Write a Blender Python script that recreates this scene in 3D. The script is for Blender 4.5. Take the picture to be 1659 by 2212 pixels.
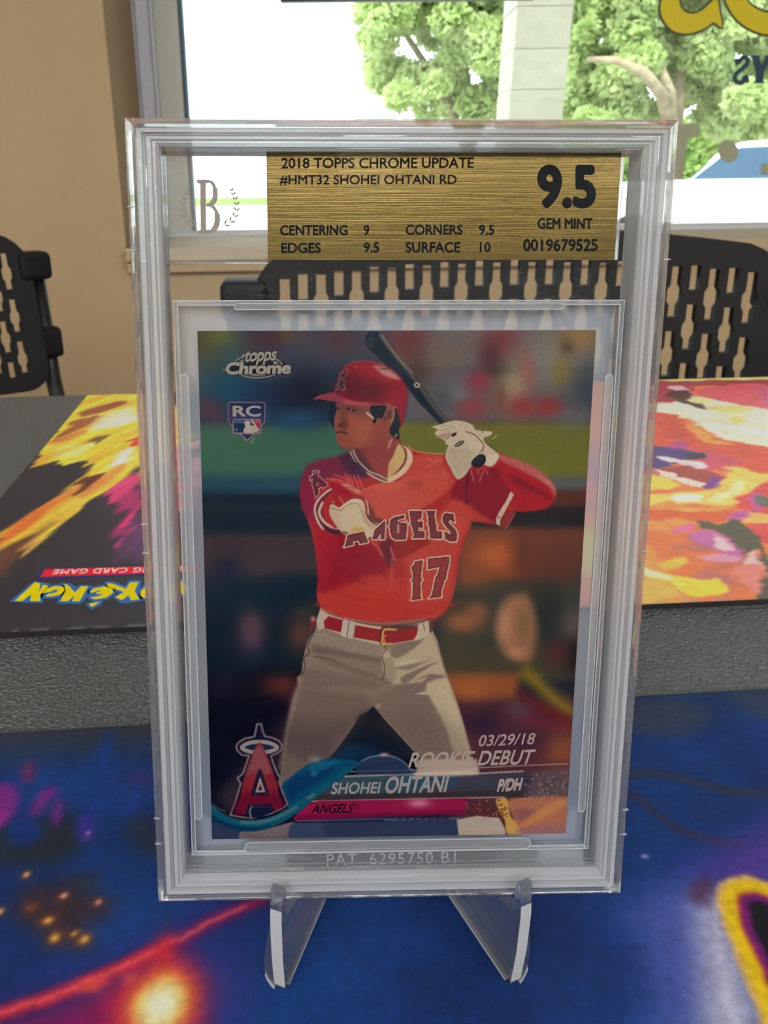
import bpy, bmesh, math, random
import numpy as np
from math import sin, cos, pi, radians
from mathutils import Matrix, Vector

for o in list(bpy.data.objects):
    bpy.data.objects.remove(o, do_unlink=True)
SC = bpy.context.scene
COL = SC.collection
random.seed(7)
RNG = np.random.RandomState(11)
MM = 0.001

# ------------------------------------------------------------------ camera
# lengths below are millimetres; the table top is z = 0, Y runs towards the window
F_PX, PITCH, ROLL, CAM_H = 1632.7448, 0.37368, -0.0115, 138.5083
CX, CY = 677.2708, 1043.0127
FWD = np.array([0, cos(PITCH), -sin(PITCH)])
UP0 = np.array([0, sin(PITCH), cos(PITCH)])
RT0 = np.array([1.0, 0, 0])
RT = cos(ROLL) * RT0 + sin(ROLL) * UP0
UP = -sin(ROLL) * RT0 + cos(ROLL) * UP0
EYE = np.array([0, 0, CAM_H])

cam_d = bpy.data.cameras.new('camera')
cam = bpy.data.objects.new('camera', cam_d)
COL.objects.link(cam)
cam_d.sensor_fit = 'VERTICAL'
cam_d.sensor_height = 24.0
cam_d.lens = F_PX / 2212 * 24.0
cam_d.shift_x = (829.5 - CX) / 2212
cam_d.shift_y = -(1106 - CY) / 2212
cam_d.clip_start = 0.005
cam_d.clip_end = 400
m = Matrix.Identity(4)
for i in range(3):
    m[i][0], m[i][1], m[i][2] = RT[i], UP[i], -FWD[i]
    m[i][3] = EYE[i] * MM
cam.matrix_world = m
cam_d.dof.use_dof = True
cam_d.dof.focus_distance = 0.122
cam_d.dof.aperture_fstop = 42.0
SC.camera = cam

# ------------------------------------------------------------------ world, sun, exposure
world = bpy.data.worlds.new('hazy_sky')
SC.world = world
world.use_nodes = True
wn = world.node_tree
wn.nodes.clear()
w_out = wn.nodes.new('ShaderNodeOutputWorld')
w_bg = wn.nodes.new('ShaderNodeBackground')
w_bg.inputs['Color'].default_value = (0.86, 0.95, 1.0, 1)
w_bg.inputs['Strength'].default_value = 2.5
wn.links.new(w_bg.outputs[0], w_out.inputs[0])

sun_d = bpy.data.lights.new('sun', 'SUN')
sun_d.energy = 4.2
sun_d.angle = radians(1.5)
sun_d.color = (1.0, 0.95, 0.86)
sun = bpy.data.objects.new('sun', sun_d)
COL.objects.link(sun)
sun.rotation_euler = (radians(28), radians(-22), 0)   # high, from behind the building

SC.view_settings.view_transform = 'Standard'
SC.view_settings.look = 'None'
SC.view_settings.gamma = 1.0
SC.view_settings.use_curve_mapping = False
SC.view_settings.exposure = 0.3
SC.cycles.light_sampling_threshold = 0.03
SC.cycles.max_bounces = 6
SC.cycles.diffuse_bounces = 2
SC.cycles.glossy_bounces = 3
SC.cycles.transmission_bounces = 5
SC.cycles.transparent_max_bounces = 10
SC.cycles.caustics_reflective = False
SC.cycles.caustics_refractive = False
SC.cycles.adaptive_threshold = 0.1
SC.cycles.adaptive_min_samples = 16
LAMP = 21.0          # fill panels added on the ceiling behind the camera
ART_GAIN = 0.66     # ink density of the card print
MAT_GAIN = 1.15     # ink density of the cloth mats

# ------------------------------------------------------------------ photograph -> place (used for sizes and outlines only)
PHI, PSI, RHO = 0.1994, 0.0205, -0.0125
CARD_C = np.array([13.3019, 111.7331, 73.4988])
_ey = np.array([0, sin(PHI), cos(PHI)])
_n = np.array([0, -cos(PHI), sin(PHI)])
_Z = np.array([[cos(PSI), -sin(PSI), 0], [sin(PSI), cos(PSI), 0], [0, 0, 1]])
E1 = _Z @ (cos(RHO) * RT0 + sin(RHO) * _ey)
E2 = _Z @ (-sin(RHO) * RT0 + cos(RHO) * _ey)
EN = _Z @ _n

def ray(x, y):
    return FWD + (x - CX) / F_PX * RT - (y - CY) / F_PX * UP

def on_card(x, y, off=0.0):
    d = ray(x, y)
    t = ((CARD_C + off * EN - EYE) @ EN) / (d @ EN)
    p = EYE + t * d - CARD_C - off * EN
    return (float(p @ E1), float(p @ E2))

def on_ground(x, y, z=2.0):
    d = ray(x, y)
    p = EYE + d * ((z - CAM_H) / d[2])
    return (float(p[0]), float(p[1]))

def at_depth(x, y, Y):
    d = ray(x, y)
    p = EYE + d * (Y / d[1])
    return p

WALL_YAW = radians(3.5)
WALL_Y = 1400.0
WA = np.array([cos(WALL_YAW), sin(WALL_YAW), 0])
WN = np.array([sin(WALL_YAW), -cos(WALL_YAW), 0])

def on_wall(x, y, depth=0.0):
    """wall-plane coordinates (along, z); depth > 0 lies behind the wall face"""
    d = ray(x, y)
    p0 = np.array([0, WALL_Y, 0]) - depth * WN
    t = ((p0 - EYE) @ WN) / (d @ WN)
    p = EYE + t * d
    return (float((p - p0) @ WA), float(p[2]))

# ------------------------------------------------------------------ materials
def lin(c):
    out = []
    for v in c[:3]:
        v = v / 255.0
        out.append(v / 12.92 if v <= 0.04045 else ((v + 0.055) / 1.055) ** 2.4)
    return tuple(out)

def nlin(a):
    a = np.clip(a, 0, 255) / 255.0
    return np.where(a <= 0.04045, a / 12.92, ((a + 0.055) / 1.055) ** 2.4)

MATS = {}

def new_mat(name):
    mt = bpy.data.materials.new(name)
    mt.use_nodes = True
    nt = mt.node_tree
    nt.nodes.clear()
    out = nt.nodes.new('ShaderNodeOutputMaterial')
    MATS[name] = mt
    return mt, nt, out

def bump_from(nt, kind, scale, strength, dist=0.001, detail=3.0, coord='Object', stretch=None):
    tc = nt.nodes.new('ShaderNodeTexCoord')
    src = tc.outputs[coord]
    if stretch:
        mp = nt.nodes.new('ShaderNodeMapping')
        mp.inputs['Scale'].default_value = stretch
        nt.links.new(src, mp.inputs['Vector'])
        src = mp.outputs[0]
    if kind == 'noise':
        tx = nt.nodes.new('ShaderNodeTexNoise')
        tx.inputs['Scale'].default_value = scale
        tx.inputs['Detail'].default_value = detail
        h = tx.outputs['Fac']
    else:
        tx = nt.nodes.new('ShaderNodeTexVoronoi')
        tx.inputs['Scale'].default_value = scale
        h = tx.outputs['Distance']
    nt.links.new(src, tx.inputs['Vector'])
    b = nt.nodes.new('ShaderNodeBump')
    b.inputs['Strength'].default_value = strength
    b.inputs['Distance'].default_value = dist
    nt.links.new(h, b.inputs['Height'])
    return b, h

def pbr(name, col, rough=0.5, metal=0.0, spec=0.5, bump=None, vary=0.0, vscale=30.0, **kw):
    mt, nt, out = new_mat(name)
    p = nt.nodes.new('ShaderNodeBsdfPrincipled')
    p.inputs['Base Color'].default_value = (*lin(col), 1)
    p.inputs['Roughness'].default_value = rough
    p.inputs['Metallic'].default_value = metal
    p.inputs['Specular IOR Level'].default_value = spec
    for k, v in kw.items():
        p.inputs[k].default_value = v
    if vary:
        tc = nt.nodes.new('ShaderNodeTexCoord')
        nz = nt.nodes.new('ShaderNodeTexNoise')
        nz.inputs['Scale'].default_value = vscale
        nz.inputs['Detail'].default_value = 4
        nt.links.new(tc.outputs['Object'], nz.inputs['Vector'])
        rp = nt.nodes.new('ShaderNodeValToRGB')
        c = lin(col)
        rp.color_ramp.elements[0].position = 0.3
        rp.color_ramp.elements[1].position = 0.7
        rp.color_ramp.elements[0].color = tuple(max(0, v * (1 - vary)) for v in c) + (1,)
        rp.color_ramp.elements[1].color = tuple(min(1, v * (1 + vary)) for v in c) + (1,)
        nt.links.new(nz.outputs['Fac'], rp.inputs[0])
        nt.links.new(rp.outputs[0], p.inputs['Base Color'])
    if bump:
        b, _ = bump_from(nt, *bump)
        nt.links.new(b.outputs[0], p.inputs['Normal'])
    nt.links.new(p.outputs[0], out.inputs[0])
    return mt

def clear_sheet(name, tint=(1, 1, 1), ior=1.45, haze=0.0, haze_col=(0.8, 0.84, 0.9), rough=0.02, dust=0.0):
    """thin clear plastic or glass: passes light straight through, mirrors a little at its faces"""
    mt, nt, out = new_mat(name)
    tr = nt.nodes.new('ShaderNodeBsdfTransparent')
    tr.inputs[0].default_value = (*tint, 1)
    gl = nt.nodes.new('ShaderNodeBsdfGlossy')
    gl.inputs['Roughness'].default_value = rough
    fr = nt.nodes.new('ShaderNodeFresnel')
    fr.inputs[0].default_value = ior
    mx = nt.nodes.new('ShaderNodeMixShader')
    nt.links.new(fr.outputs[0], mx.inputs[0])
    nt.links.new(gl.outputs[0], mx.inputs[2])
    base = tr.outputs[0]
    if haze or dust:
        tl = nt.nodes.new('ShaderNodeBsdfTranslucent')
        tl.inputs[0].default_value = (*haze_col, 1)
        df = nt.nodes.new('ShaderNodeBsdfDiffuse')
        df.inputs[0].default_value = (*haze_col, 1)
        hz = nt.nodes.new('ShaderNodeMixShader')
        hz.inputs[0].default_value = 0.5
        nt.links.new(tl.outputs[0], hz.inputs[1])
        nt.links.new(df.outputs[0], hz.inputs[2])
        m2 = nt.nodes.new('ShaderNodeMixShader')
        m2.inputs[0].default_value = haze
        if dust:
            tc = nt.nodes.new('ShaderNodeTexCoord')
            mp = nt.nodes.new('ShaderNodeMapping')
            mp.inputs['Scale'].default_value = (1.0, 3.2, 1.0)
            mp.inputs['Rotation'].default_value = (0, 0, 0.5)
            nt.links.new(tc.outputs['Object'], mp.inputs[0])
            nz = nt.nodes.new('ShaderNodeTexNoise')
            nz.inputs['Scale'].default_value = 900
            nz.inputs['Detail'].default_value = 5
            nz.inputs['Distortion'].default_value = 1.5
            nt.links.new(mp.outputs[0], nz.inputs['Vector'])
            mr = nt.nodes.new('ShaderNodeMapRange')
            mr.inputs['From Min'].default_value = 0.60
            mr.inputs['From Max'].default_value = 0.72
            mr.inputs['To Min'].default_value = haze
            mr.inputs['To Max'].default_value = haze + dust
            nt.links.new(nz.outputs['Fac'], mr.inputs[0])
            nt.links.new(mr.outputs[0], m2.inputs[0])
        nt.links.new(base, m2.inputs[1])
        nt.links.new(hz.outputs[0], m2.inputs[2])
        base = m2.outputs[0]
    nt.links.new(base, mx.inputs[1])
    nt.links.new(mx.outputs[0], out.inputs[0])
    return mt

def clear_solid(name, rough=0.0, ior=1.49, through=0.0, bump=None, tint=(1, 1, 1), milk=0.0):
    """thick moulded acrylic; `milk` is the share of cloudy scattering of a frosted face or a painted edge highlight"""
    mt, nt, out = new_mat(name)
    p = nt.nodes.new('ShaderNodeBsdfPrincipled')
    p.inputs['Base Color'].default_value = (*tint, 1)
    p.inputs['Roughness'].default_value = rough
    p.inputs['IOR'].default_value = ior
    p.inputs['Transmission Weight'].default_value = 1.0
    if bump:
        b, _ = bump_from(nt, *bump)
        nt.links.new(b.outputs[0], p.inputs['Normal'])
    sh = p.outputs[0]
    if milk:
        tl = nt.nodes.new('ShaderNodeBsdfTranslucent')
        tl.inputs[0].default_value = (0.93, 0.96, 1.0, 1)
        df = nt.nodes.new('ShaderNodeBsdfDiffuse')
        df.inputs[0].default_value = (0.93, 0.96, 1.0, 1)
        a = nt.nodes.new('ShaderNodeAddShader')
        mxa = nt.nodes.new('ShaderNodeMixShader')
        mxa.inputs[0].default_value = 0.55
        nt.links.new(tl.outputs[0], mxa.inputs[1])
        nt.links.new(df.outputs[0], mxa.inputs[2])
        mm_ = nt.nodes.new('ShaderNodeMixShader')
        mm_.inputs[0].default_value = milk
        nt.links.new(sh, mm_.inputs[1])
        nt.links.new(mxa.outputs[0], mm_.inputs[2])
        sh = mm_.outputs[0]
    if through:
        tr = nt.nodes.new('ShaderNodeBsdfTransparent')
        mx = nt.nodes.new('ShaderNodeMixShader')
        mx.inputs[0].default_value = through
        nt.links.new(sh, mx.inputs[1])
        nt.links.new(tr.outputs[0], mx.inputs[2])
        sh = mx.outputs[0]
    nt.links.new(sh, out.inputs[0])
    return mt

def print_mat(name, rough=0.4, spec=0.5, metal=0.0, bump=None, coat=0.0):
    """ink colours stored per vertex"""
    mt, nt, out = new_mat(name)
    p = nt.nodes.new('ShaderNodeBsdfPrincipled')
    at = nt.nodes.new('ShaderNodeAttribute')
    at.attribute_name = 'ink'
    nt.links.new(at.outputs['Color'], p.inputs['Base Color'])
    p.inputs['Roughness'].default_value = rough
    p.inputs['Metallic'].default_value = metal
    p.inputs['Specular IOR Level'].default_value = spec
    p.inputs['Coat Weight'].default_value = coat
    p.inputs['Coat Roughness'].default_value = 0.05
    if bump:
        b, _ = bump_from(nt, *bump)
        nt.links.new(b.outputs[0], p.inputs['Normal'])
    nt.links.new(p.outputs[0], out.inputs[0])
    return mt

def ink(name, col, gain=1.0, rough=0.45, metal=0.0):
    mt, nt, out = new_mat(name)
    p = nt.nodes.new('ShaderNodeBsdfPrincipled')
    c = tuple(min(0.95, v * gain) for v in lin(col))
    p.inputs['Base Color'].default_value = (*c, 1)
    p.inputs['Roughness'].default_value = rough
    p.inputs['Metallic'].default_value = metal
    p.inputs['Specular IOR Level'].default_value = 0.08
    nt.links.new(p.outputs[0], out.inputs[0])
    return mt

def emit(name, col, s):
    mt, nt, out = new_mat(name)
    e = nt.nodes.new('ShaderNodeEmission')
    e.inputs[0].default_value = (*col, 1)
    e.inputs[1].default_value = s
    nt.links.new(e.outputs[0], out.inputs[0])
    return mt

# ------------------------------------------------------------------ object helpers
def tag(o, label=None, cat=None, group=None, kind=None):
    if label: o['label'] = label
    if cat: o['category'] = cat
    if group: o['group'] = group
    if kind: o['kind'] = kind
    return o

def empty(name, loc_mm=(0, 0, 0), rz=0.0):
    o = bpy.data.objects.new(name, None)
    COL.objects.link(o)
    o.empty_display_size = 0.02
    o.location = [v * MM for v in loc_mm]
    o.rotation_euler = (0, 0, rz)
    return o

def link_mesh(name, me, mats, parent=None, smooth=False):
    if not isinstance(mats, (list, tuple)):
        mats = [mats]
    for mt in mats:
        me.materials.append(mt)
    if smooth:
        me.polygons.foreach_set('use_smooth', [True] * len(me.polygons))
    o = bpy.data.objects.new(name, me)
    COL.objects.link(o)
    if parent:
        o.parent = parent
    return o

class MB:
    """collects vertices (mm) and faces"""
    def __init__(s):
        s.v, s.f, s.mi = [], [], []

    def add(s, vs, fs, mi=0):
        b = len(s.v)
        s.v += [tuple(map(float, v)) for v in vs]
        s.f += [tuple(b + i for i in f) for f in fs]
        s.mi += [mi] * len(fs)
        return s

    def box(s, x0, x1, y0, y1, z0, z1, mi=0):
        vs = [(x, y, z) for z in (z0, z1) for y in (y0, y1) for x in (x0, x1)]
        return s.add(vs, [(0, 2, 3, 1), (4, 5, 7, 6), (0, 1, 5, 4), (2, 6, 7, 3), (0, 4, 6, 2), (1, 3, 7, 5)], mi)

    def prism(s, pts, z0, z1, fn=None, mi=0):
        """polygon (x, y) lifted from z0 to z1; fn maps (x, y, z) to place"""
        n = len(pts)
        a = sum(pts[i][0] * pts[(i + 1) % n][1] - pts[(i + 1) % n][0] * pts[i][1] for i in range(n))
        if a < 0:
            pts = pts[::-1]
        fn = fn or (lambda x, y, z: (x, y, z))
        vs = [fn(p[0], p[1], z0) for p in pts] + [fn(p[0], p[1], z1) for p in pts]
        fs = [tuple(range(n - 1, -1, -1)), tuple(range(n, 2 * n))]
        fs += [(i, (i + 1) % n, n + (i + 1) % n, n + i) for i in range(n)]
        return s.add(vs, fs, mi)

    def tube(s, pts, r, n=10, mi=0, caps=True):
        pts = [np.array(p, float) for p in pts]
        rr = r if isinstance(r, (list, tuple)) else [r] * len(pts)
        vs, fs = [], []
        prev = None
        for i, p in enumerate(pts):
            t = pts[min(i + 1, len(pts) - 1)] - pts[max(i - 1, 0)]
            t = t / (np.linalg.norm(t) + 1e-9)
            if prev is None:
                ref = np.array([0, 0, 1.0]) if abs(t[2]) < 0.9 else np.array([1.0, 0, 0])
            else:
                ref = prev
            u = ref - t * (ref @ t)
            u /= np.linalg.norm(u)
            prev = u
            w = np.cross(t, u)
            for k in range(n):
                a = 2 * pi * k / n
                vs.append(p + rr[i] * (cos(a) * u + sin(a) * w))
        for i in range(len(pts) - 1):
            for k in range(n):
                k2 = (k + 1) % n
                fs.append((i * n + k, i * n + k2, (i + 1) * n + k2, (i + 1) * n + k))
        if caps:
            fs.append(tuple(range(n - 1, -1, -1)))
            fs.append(tuple((len(pts) - 1) * n + k for k in range(n)))
        return s.add(vs, fs, mi)

    def build(s, name, mats, parent=None, bevel=0.0, seg=2, smooth=False):
        me = bpy.data.meshes.new(name)
        me.from_pydata([(x * MM, y * MM, z * MM) for x, y, z in s.v], [], s.f)
        me.polygons.foreach_set('material_index', s.mi)
        bm = bmesh.new()
        bm.from_mesh(me)
        bmesh.ops.recalc_face_normals(bm, faces=bm.faces)
        if bevel:
            es = [e for e in bm.edges if len(e.link_faces) == 2 and e.calc_face_angle(0) > 0.5]
            bmesh.ops.bevel(bm, geom=es, offset=bevel * MM, segments=seg, affect='EDGES', profile=0.5, clamp_overlap=True)
        bm.to_mesh(me)
        bm.free()
        return link_mesh(name, me, mats, parent, smooth)

def copy_tree(o, parent=None):
    c = o.copy()
    COL.objects.link(c)
    c.parent = parent
    for ch in list(o.children):
        copy_tree(ch, c)
    return c

def round_poly(x0, y0, x1, y1, r, n=5):
    pts = []
    for cx_, cy_, a0 in ((x1 - r, y0 + r, -90), (x1 - r, y1 - r, 0), (x0 + r, y1 - r, 90), (x0 + r, y0 + r, 180)):
        for k in range(n + 1):
            a = radians(a0 + 90 * k / n)
            pts.append((cx_ + r * cos(a), cy_ + r * sin(a)))
    return pts

def smooth_pts(pts, n=4, closed=True):
    """Catmull-Rom through the points"""
    P = [np.array(p, float) for p in pts]
    N = len(P)
    out = []
    rng = range(N) if closed else range(N - 1)
    for i in rng:
        if closed:
            p0, p1, p2, p3 = P[(i - 1) % N], P[i], P[(i + 1) % N], P[(i + 2) % N]
        else:
            p0, p1, p2, p3 = P[max(i - 1, 0)], P[i], P[i + 1], P[min(i + 2, N - 1)]
        for k in range(n):
            t = k / n
            out.append(tuple(0.5 * ((2 * p1) + (-p0 + p2) * t + (2 * p0 - 5 * p1 + 4 * p2 - p3) * t * t + (-p0 + 3 * p1 - 3 * p2 + p3) * t ** 3)))
    if not closed:
        out.append(tuple(P[-1]))
    return out

def ribbon(pts, w):
    """flat outline polygon of a thick line (mitred)"""
    P = [np.array(p, float) for p in pts]
    L, R_ = [], []
    for i, p in enumerate(P):
        t1 = P[i] - P[i - 1] if i > 0 else P[1] - P[0]
        t2 = P[i + 1] - P[i] if i < len(P) - 1 else P[-1] - P[-2]
        t1 = t1 / np.linalg.norm(t1)
        t2 = t2 / np.linalg.norm(t2)
        n1 = np.array([-t1[1], t1[0]])
        n2 = np.array([-t2[1], t2[0]])
        b = n1 + n2
        b = b / max(np.linalg.norm(b), 1e-6)
        k = min(1.0 / max(b @ n1, 0.35), 2.0)
        ww = w[i] if isinstance(w, (list, tuple)) else w
        L.append(tuple(p + b * k * ww / 2))
        R_.append(tuple(p - b * k * ww / 2))
    return L + R_[::-1]

_text_cache = {}

def text_shape(body, bold=0.0, spacing=1.0):
    key = (body, bold, spacing)
    if key in _text_cache:
        return _text_cache[key]
    cu = bpy.data.curves.new('t', 'FONT')
    cu.body = body
    cu.size = 1.0
    cu.offset = bold
    cu.space_character = spacing
    cu.resolution_u = 4
    ob = bpy.data.objects.new('t', cu)
    COL.objects.link(ob)
    dg = bpy.context.evaluated_depsgraph_get()
    me = bpy.data.meshes.new_from_object(ob.evaluated_get(dg))
    vs = np.array([v.co[:] for v in me.vertices])
    fs = [tuple(p.vertices) for p in me.polygons]
    bpy.data.objects.remove(ob, do_unlink=True)
    bpy.data.curves.remove(cu)
    bpy.data.meshes.remove(me)
    _text_cache[key] = (vs[:, :2], fs)
    return _text_cache[key]

def text_fit(name, body, p00, p10, p01, place, mat, parent, bold=0.0, spacing=1.0, grow=0.0, cap=None):
    """fit the lettering's box to the parallelogram p00 (bottom left), p10 (bottom right), p01 (top left)"""
    vs, fs = text_shape(body, 0.0, spacing)
    lo, hi = vs.min(0), vs.max(0)
    p00, p10, p01 = (np.array(p, float) for p in (p00, p10, p01))
    b = MB()
    offs = [(0.0, 0.0)]
    if bold:                                   # heavier strokes: the shape swept round a small circle
        offs += [(bold * cos(k * pi / 4), bold * sin(k * pi / 4)) for k in range(8)]
    for k, (ox, oy) in enumerate(offs):
        if cap:                                # keep the heavier letters inside the box
            u = (vs + (ox, oy) - lo + bold) / (hi - lo + 2 * bold)
        else:
            u = (vs + (ox, oy) - lo) / (hi - lo)
        q = p00 + u[:, :1] * (p10 - p00) + u[:, 1:] * (p01 - p00)
        b.add([np.array(place(x, y)) + (0, 0, 0.004 * k) for x, y in q], fs)
    me = bpy.data.meshes.new(name)
    me.from_pydata([(x * MM, y * MM, z * MM) for x, y, z in b.v], [], b.f)
    return link_mesh(name, me, mat, parent)

# ================================================================== setting
FLOOR, CEIL = -740.0, 1900.0
RECESS = 336.0
M_tan = pbr('tan_paint', (186, 160, 124), 0.85, bump=('noise', 160.0, 0.25, 0.001), vary=0.04, vscale=3)
M_tan2 = pbr('tan_trim_paint', (190, 166, 132), 0.7, bump=('noise', 200.0, 0.1, 0.001))
M_offw = pbr('off_white_wall_paint', (214, 210, 202), 0.85, bump=('noise', 160.0, 0.2, 0.001))
M_ceil = pbr('ceiling_white', (225, 222, 215), 0.9, bump=('noise', 90.0, 0.3, 0.002))
M_floor = pbr('floor_vinyl', (120, 108, 95), 0.5, vary=0.15, vscale=6)
M_vinyl = pbr('white_vinyl', (226, 228, 242), 0.35)
M_vinyl2 = pbr('grey_vinyl', (214, 214, 204), 0.45)
M_gasket = pbr('blue_grey_gasket', (62, 92, 112), 0.5)
M_pane = clear_sheet('window_glass', (0.97, 1.0, 0.985), 1.45)
M_lamp = emit('fill_lamp_diffuser', (1.0, 0.985, 0.96), LAMP)
M_black = pbr('black_plastic', (26, 28, 30), 0.5)

def W(a, d, z):
    p = np.array([0, WALL_Y, 0]) + a * WA - d * WN
    return (p[0], p[1], z)

def wbox(mb, a0, a1, d0, d1, z0, z1, mi=0):
    vs = [W(a, d, z) for z in (z0, z1) for d in (d0, d1) for a in (a0, a1)]
    return mb.add(vs, [(0, 2, 3, 1), (4, 5, 7, 6), (0, 1, 5, 4), (2, 6, 7, 3), (0, 4, 6, 2), (1, 3, 7, 5)], mi)

def struct(name, mb, mat, parent=None, bevel=0.0):
    o = mb.build(name, mat, parent, bevel)
    if parent is None:
        o['kind'] = 'structure'
    return o

A_L, A_R, Z_TOP = -323.0, 2300.0, 1500.0
sill_z = on_wall(1550, 492, RECESS)[1]
WL, WR, YB = -2600.0, 3200.0, -4200.0
mb = MB()
wbox(mb, WL, A_L, 0, RECESS + 60, FLOOR - 60, CEIL)
wbox(mb, A_L, A_R, 0, RECESS + 60, FLOOR - 60, sill_z - 22)
wbox(mb, A_L, A_R, 0, RECESS + 60, Z_TOP, CEIL)
wbox(mb, A_R, WR, 0, RECESS + 60, FLOOR - 60, CEIL)
struct('wall_back', mb, M_tan)
struct('floor', MB().add([W(WL, RECESS, FLOOR), W(WR, RECESS, FLOOR), W(WR, 0, FLOOR), W(WR, YB - WALL_Y, FLOOR), W(WL, YB - WALL_Y, FLOOR)], [(0, 1, 2, 3, 4)]), M_floor)
mb = MB()
wbox(mb, WL - 100, WR + 100, YB - WALL_Y - 100, RECESS + 500, CEIL, CEIL + 80)
struct('ceiling', mb, M_ceil)
mb = MB(); wbox(mb, WL - 80, WL, YB - WALL_Y, RECESS, FLOOR, CEIL); struct('wall_left', mb, M_offw)
mb = MB(); wbox(mb, WR, WR + 80, YB - WALL_Y, RECESS, FLOOR, CEIL); struct('wall_right', mb, M_offw)
FD = YB - WALL_Y
SL0, SL1, SZ0, SZ1 = 60.0, 420.0, FLOOR + 250, 1700.0
mb = MB()
wbox(mb, WL, SL0, FD - 80, FD, FLOOR, CEIL); wbox(mb, SL1, WR, FD - 80, FD, FLOOR, CEIL)
wbox(mb, SL0, SL1, FD - 80, FD, FLOOR, SZ0); wbox(mb, SL0, SL1, FD - 80, FD, SZ1, CEIL)
struct('wall_front', mb, M_offw)

# window: frame, sash, gasket, pane
d0 = RECESS - 30
aw = [on_wall(x, 120, RECESS)[0] for x in (319, 340, 378, 391, 399)]
win = empty('window_1', W(0.5 * (A_L + A_R), RECESS, sill_z))
win['kind'] = 'structure'
iw = np.array(win.location) / MM

def wpart(name, mat, boxes, bevel=0.0):
    q = MB()
    for b in boxes:
        wbox(q, *b)
    q.v = [tuple(np.array(v) - iw) for v in q.v]
    return q.build(name, mat, win, bevel)

zb = [on_wall(1560, y, RECESS)[1] for y in (492, 486, 482)]
wpart('window_frame', M_vinyl, [(A_L, aw[1], d0, RECESS + 40, zb[0], Z_TOP), (aw[1], A_R, d0, RECESS + 40, zb[0], zb[1]),
                                (A_R - 40, A_R, d0, RECESS + 40, zb[1], Z_TOP), (aw[1], A_R - 40, d0, RECESS + 40, Z_TOP - 40, Z_TOP)], 2.0)
wpart('frame_ridge', M_vinyl, [(A_L + 8, A_L + 14, d0 - 8, d0, zb[0], Z_TOP), (aw[1] - 6, aw[1], d0 - 6, d0, zb[1], Z_TOP)], 1.5)
wpart('window_sash', M_vinyl2, [(aw[1], aw[3], d0 + 16, RECESS + 40, zb[1], Z_TOP - 40), (aw[3], A_R - 40, d0 + 16, RECESS + 40, zb[1], zb[2])], 1.0)
wpart('gasket', M_gasket, [(aw[3], aw[4], d0 + 22, RECESS + 40, zb[2], Z_TOP - 40)])
wpart('pane', M_pane, [(aw[4], A_R - 40, RECESS + 14, RECESS + 20, zb[2], Z_TOP - 40)])
win2 = empty('added_window', W(0.5 * (SL0 + SL1), FD - 40, SZ0)); win2['kind'] = 'structure'  # unseen window added for front daylight and a streak on the gold label
iw2 = np.array(win2.location) / MM
for nm_, mt_, bx_ in (('window_frame', M_vinyl, [(SL0, SL0 + 35, FD - 70, FD - 10, SZ0, SZ1), (SL1 - 35, SL1, FD - 70, FD - 10, SZ0, SZ1), (SL0, SL1, FD - 70, FD - 10, SZ0, SZ0 + 35), (SL0, SL1, FD - 70, FD - 10, SZ1 - 35, SZ1)]), ('pane', M_pane, [(SL0 + 35, SL1 - 35, FD - 42, FD - 36, SZ0 + 35, SZ1 - 35)])):
    q = MB()
    for e_ in bx_: wbox(q, *e_)
    q.v = [tuple(np.array(v) - iw2) for v in q.v]
    q.build(nm_, mt_, win2)
mb = MB(); wbox(mb, A_L + 1, A_R + 30, -26, RECESS - 30, sill_z - 22, sill_z)
struct('trim_1', mb, M_tan2, bevel=3)
mb = MB(); wbox(mb, A_L + 1, A_R + 18, -14, -1, sill_z - 42, sill_z - 23)
struct('trim_2', mb, M_tan2, bevel=2)
mb = MB(); wbox(mb, WL, WR, -12, -1, FLOOR, FLOOR + 90)
struct('baseboard_back', mb, M_vinyl, bevel=2)

# fill lamps added behind the camera to light the card: metal frame, glowing diffuser
def fill_lamp(x, y, label, w=300, l=1200):
    t = empty('fill_lamp', (x, y, CEIL))
    tag(t, label, 'lamp', 'fill lamps added behind the camera')
    q = MB()
    q.box(-w / 2 - 25, -w / 2, -l / 2, l / 2, -30, -1).box(w / 2, w / 2 + 25, -l / 2, l / 2, -30, -1)
    q.box(-w / 2 - 25, w / 2 + 25, -l / 2 - 25, -l / 2, -30, -1).box(-w / 2 - 25, w / 2 + 25, l / 2, l / 2 + 25, -30, -1)
    q.build('fill_lamp_frame', M_vinyl, t)
    MB().box(-w / 2, w / 2, -l / 2, l / 2, -22, -8).build('fill_lamp_diffuser', M_lamp, t)
for ly, row, spots in ((-1800, 'near', (-2000, -950, 1350, 2350)), (-3400, 'far', (-1700, -850, 470, 1900))):
    for lx_, where in zip(spots, ('leftmost', 'second from the left', 'second from the right', 'rightmost')):
        fill_lamp(lx_, ly, 'long fill lamp added behind the camera, %s row, %s' % (row, where))

# ------------------------------------------------------------------ window lettering (read from the street, so mirrored from inside)
M_yel = pbr('yellow_vinyl_film', (226, 206, 0), 0.5)
M_olive = pbr('dark_outline_film', (80, 82, 60), 0.6)
M_navy = pbr('navy_vinyl_film', (32, 62, 84), 0.5)
def glow_film(name, col):
    mt, nt, out = new_mat(name)
    d_ = nt.nodes.new('ShaderNodeBsdfDiffuse'); t_ = nt.nodes.new('ShaderNodeBsdfTranslucent'); x_ = nt.nodes.new('ShaderNodeMixShader')
    for q_ in (d_, t_): q_.inputs[0].default_value = (*lin(col), 1)
    x_.inputs[0].default_value = 0.35
    nt.links.new(d_.outputs[0], x_.inputs[1]); nt.links.new(t_.outputs[0], x_.inputs[2]); nt.links.new(x_.outputs[0], out.inputs[0])
    return mt
M_pale = glow_film('pale_film_back', (196, 196, 172))
D_F = RECESS + 12.0

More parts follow.
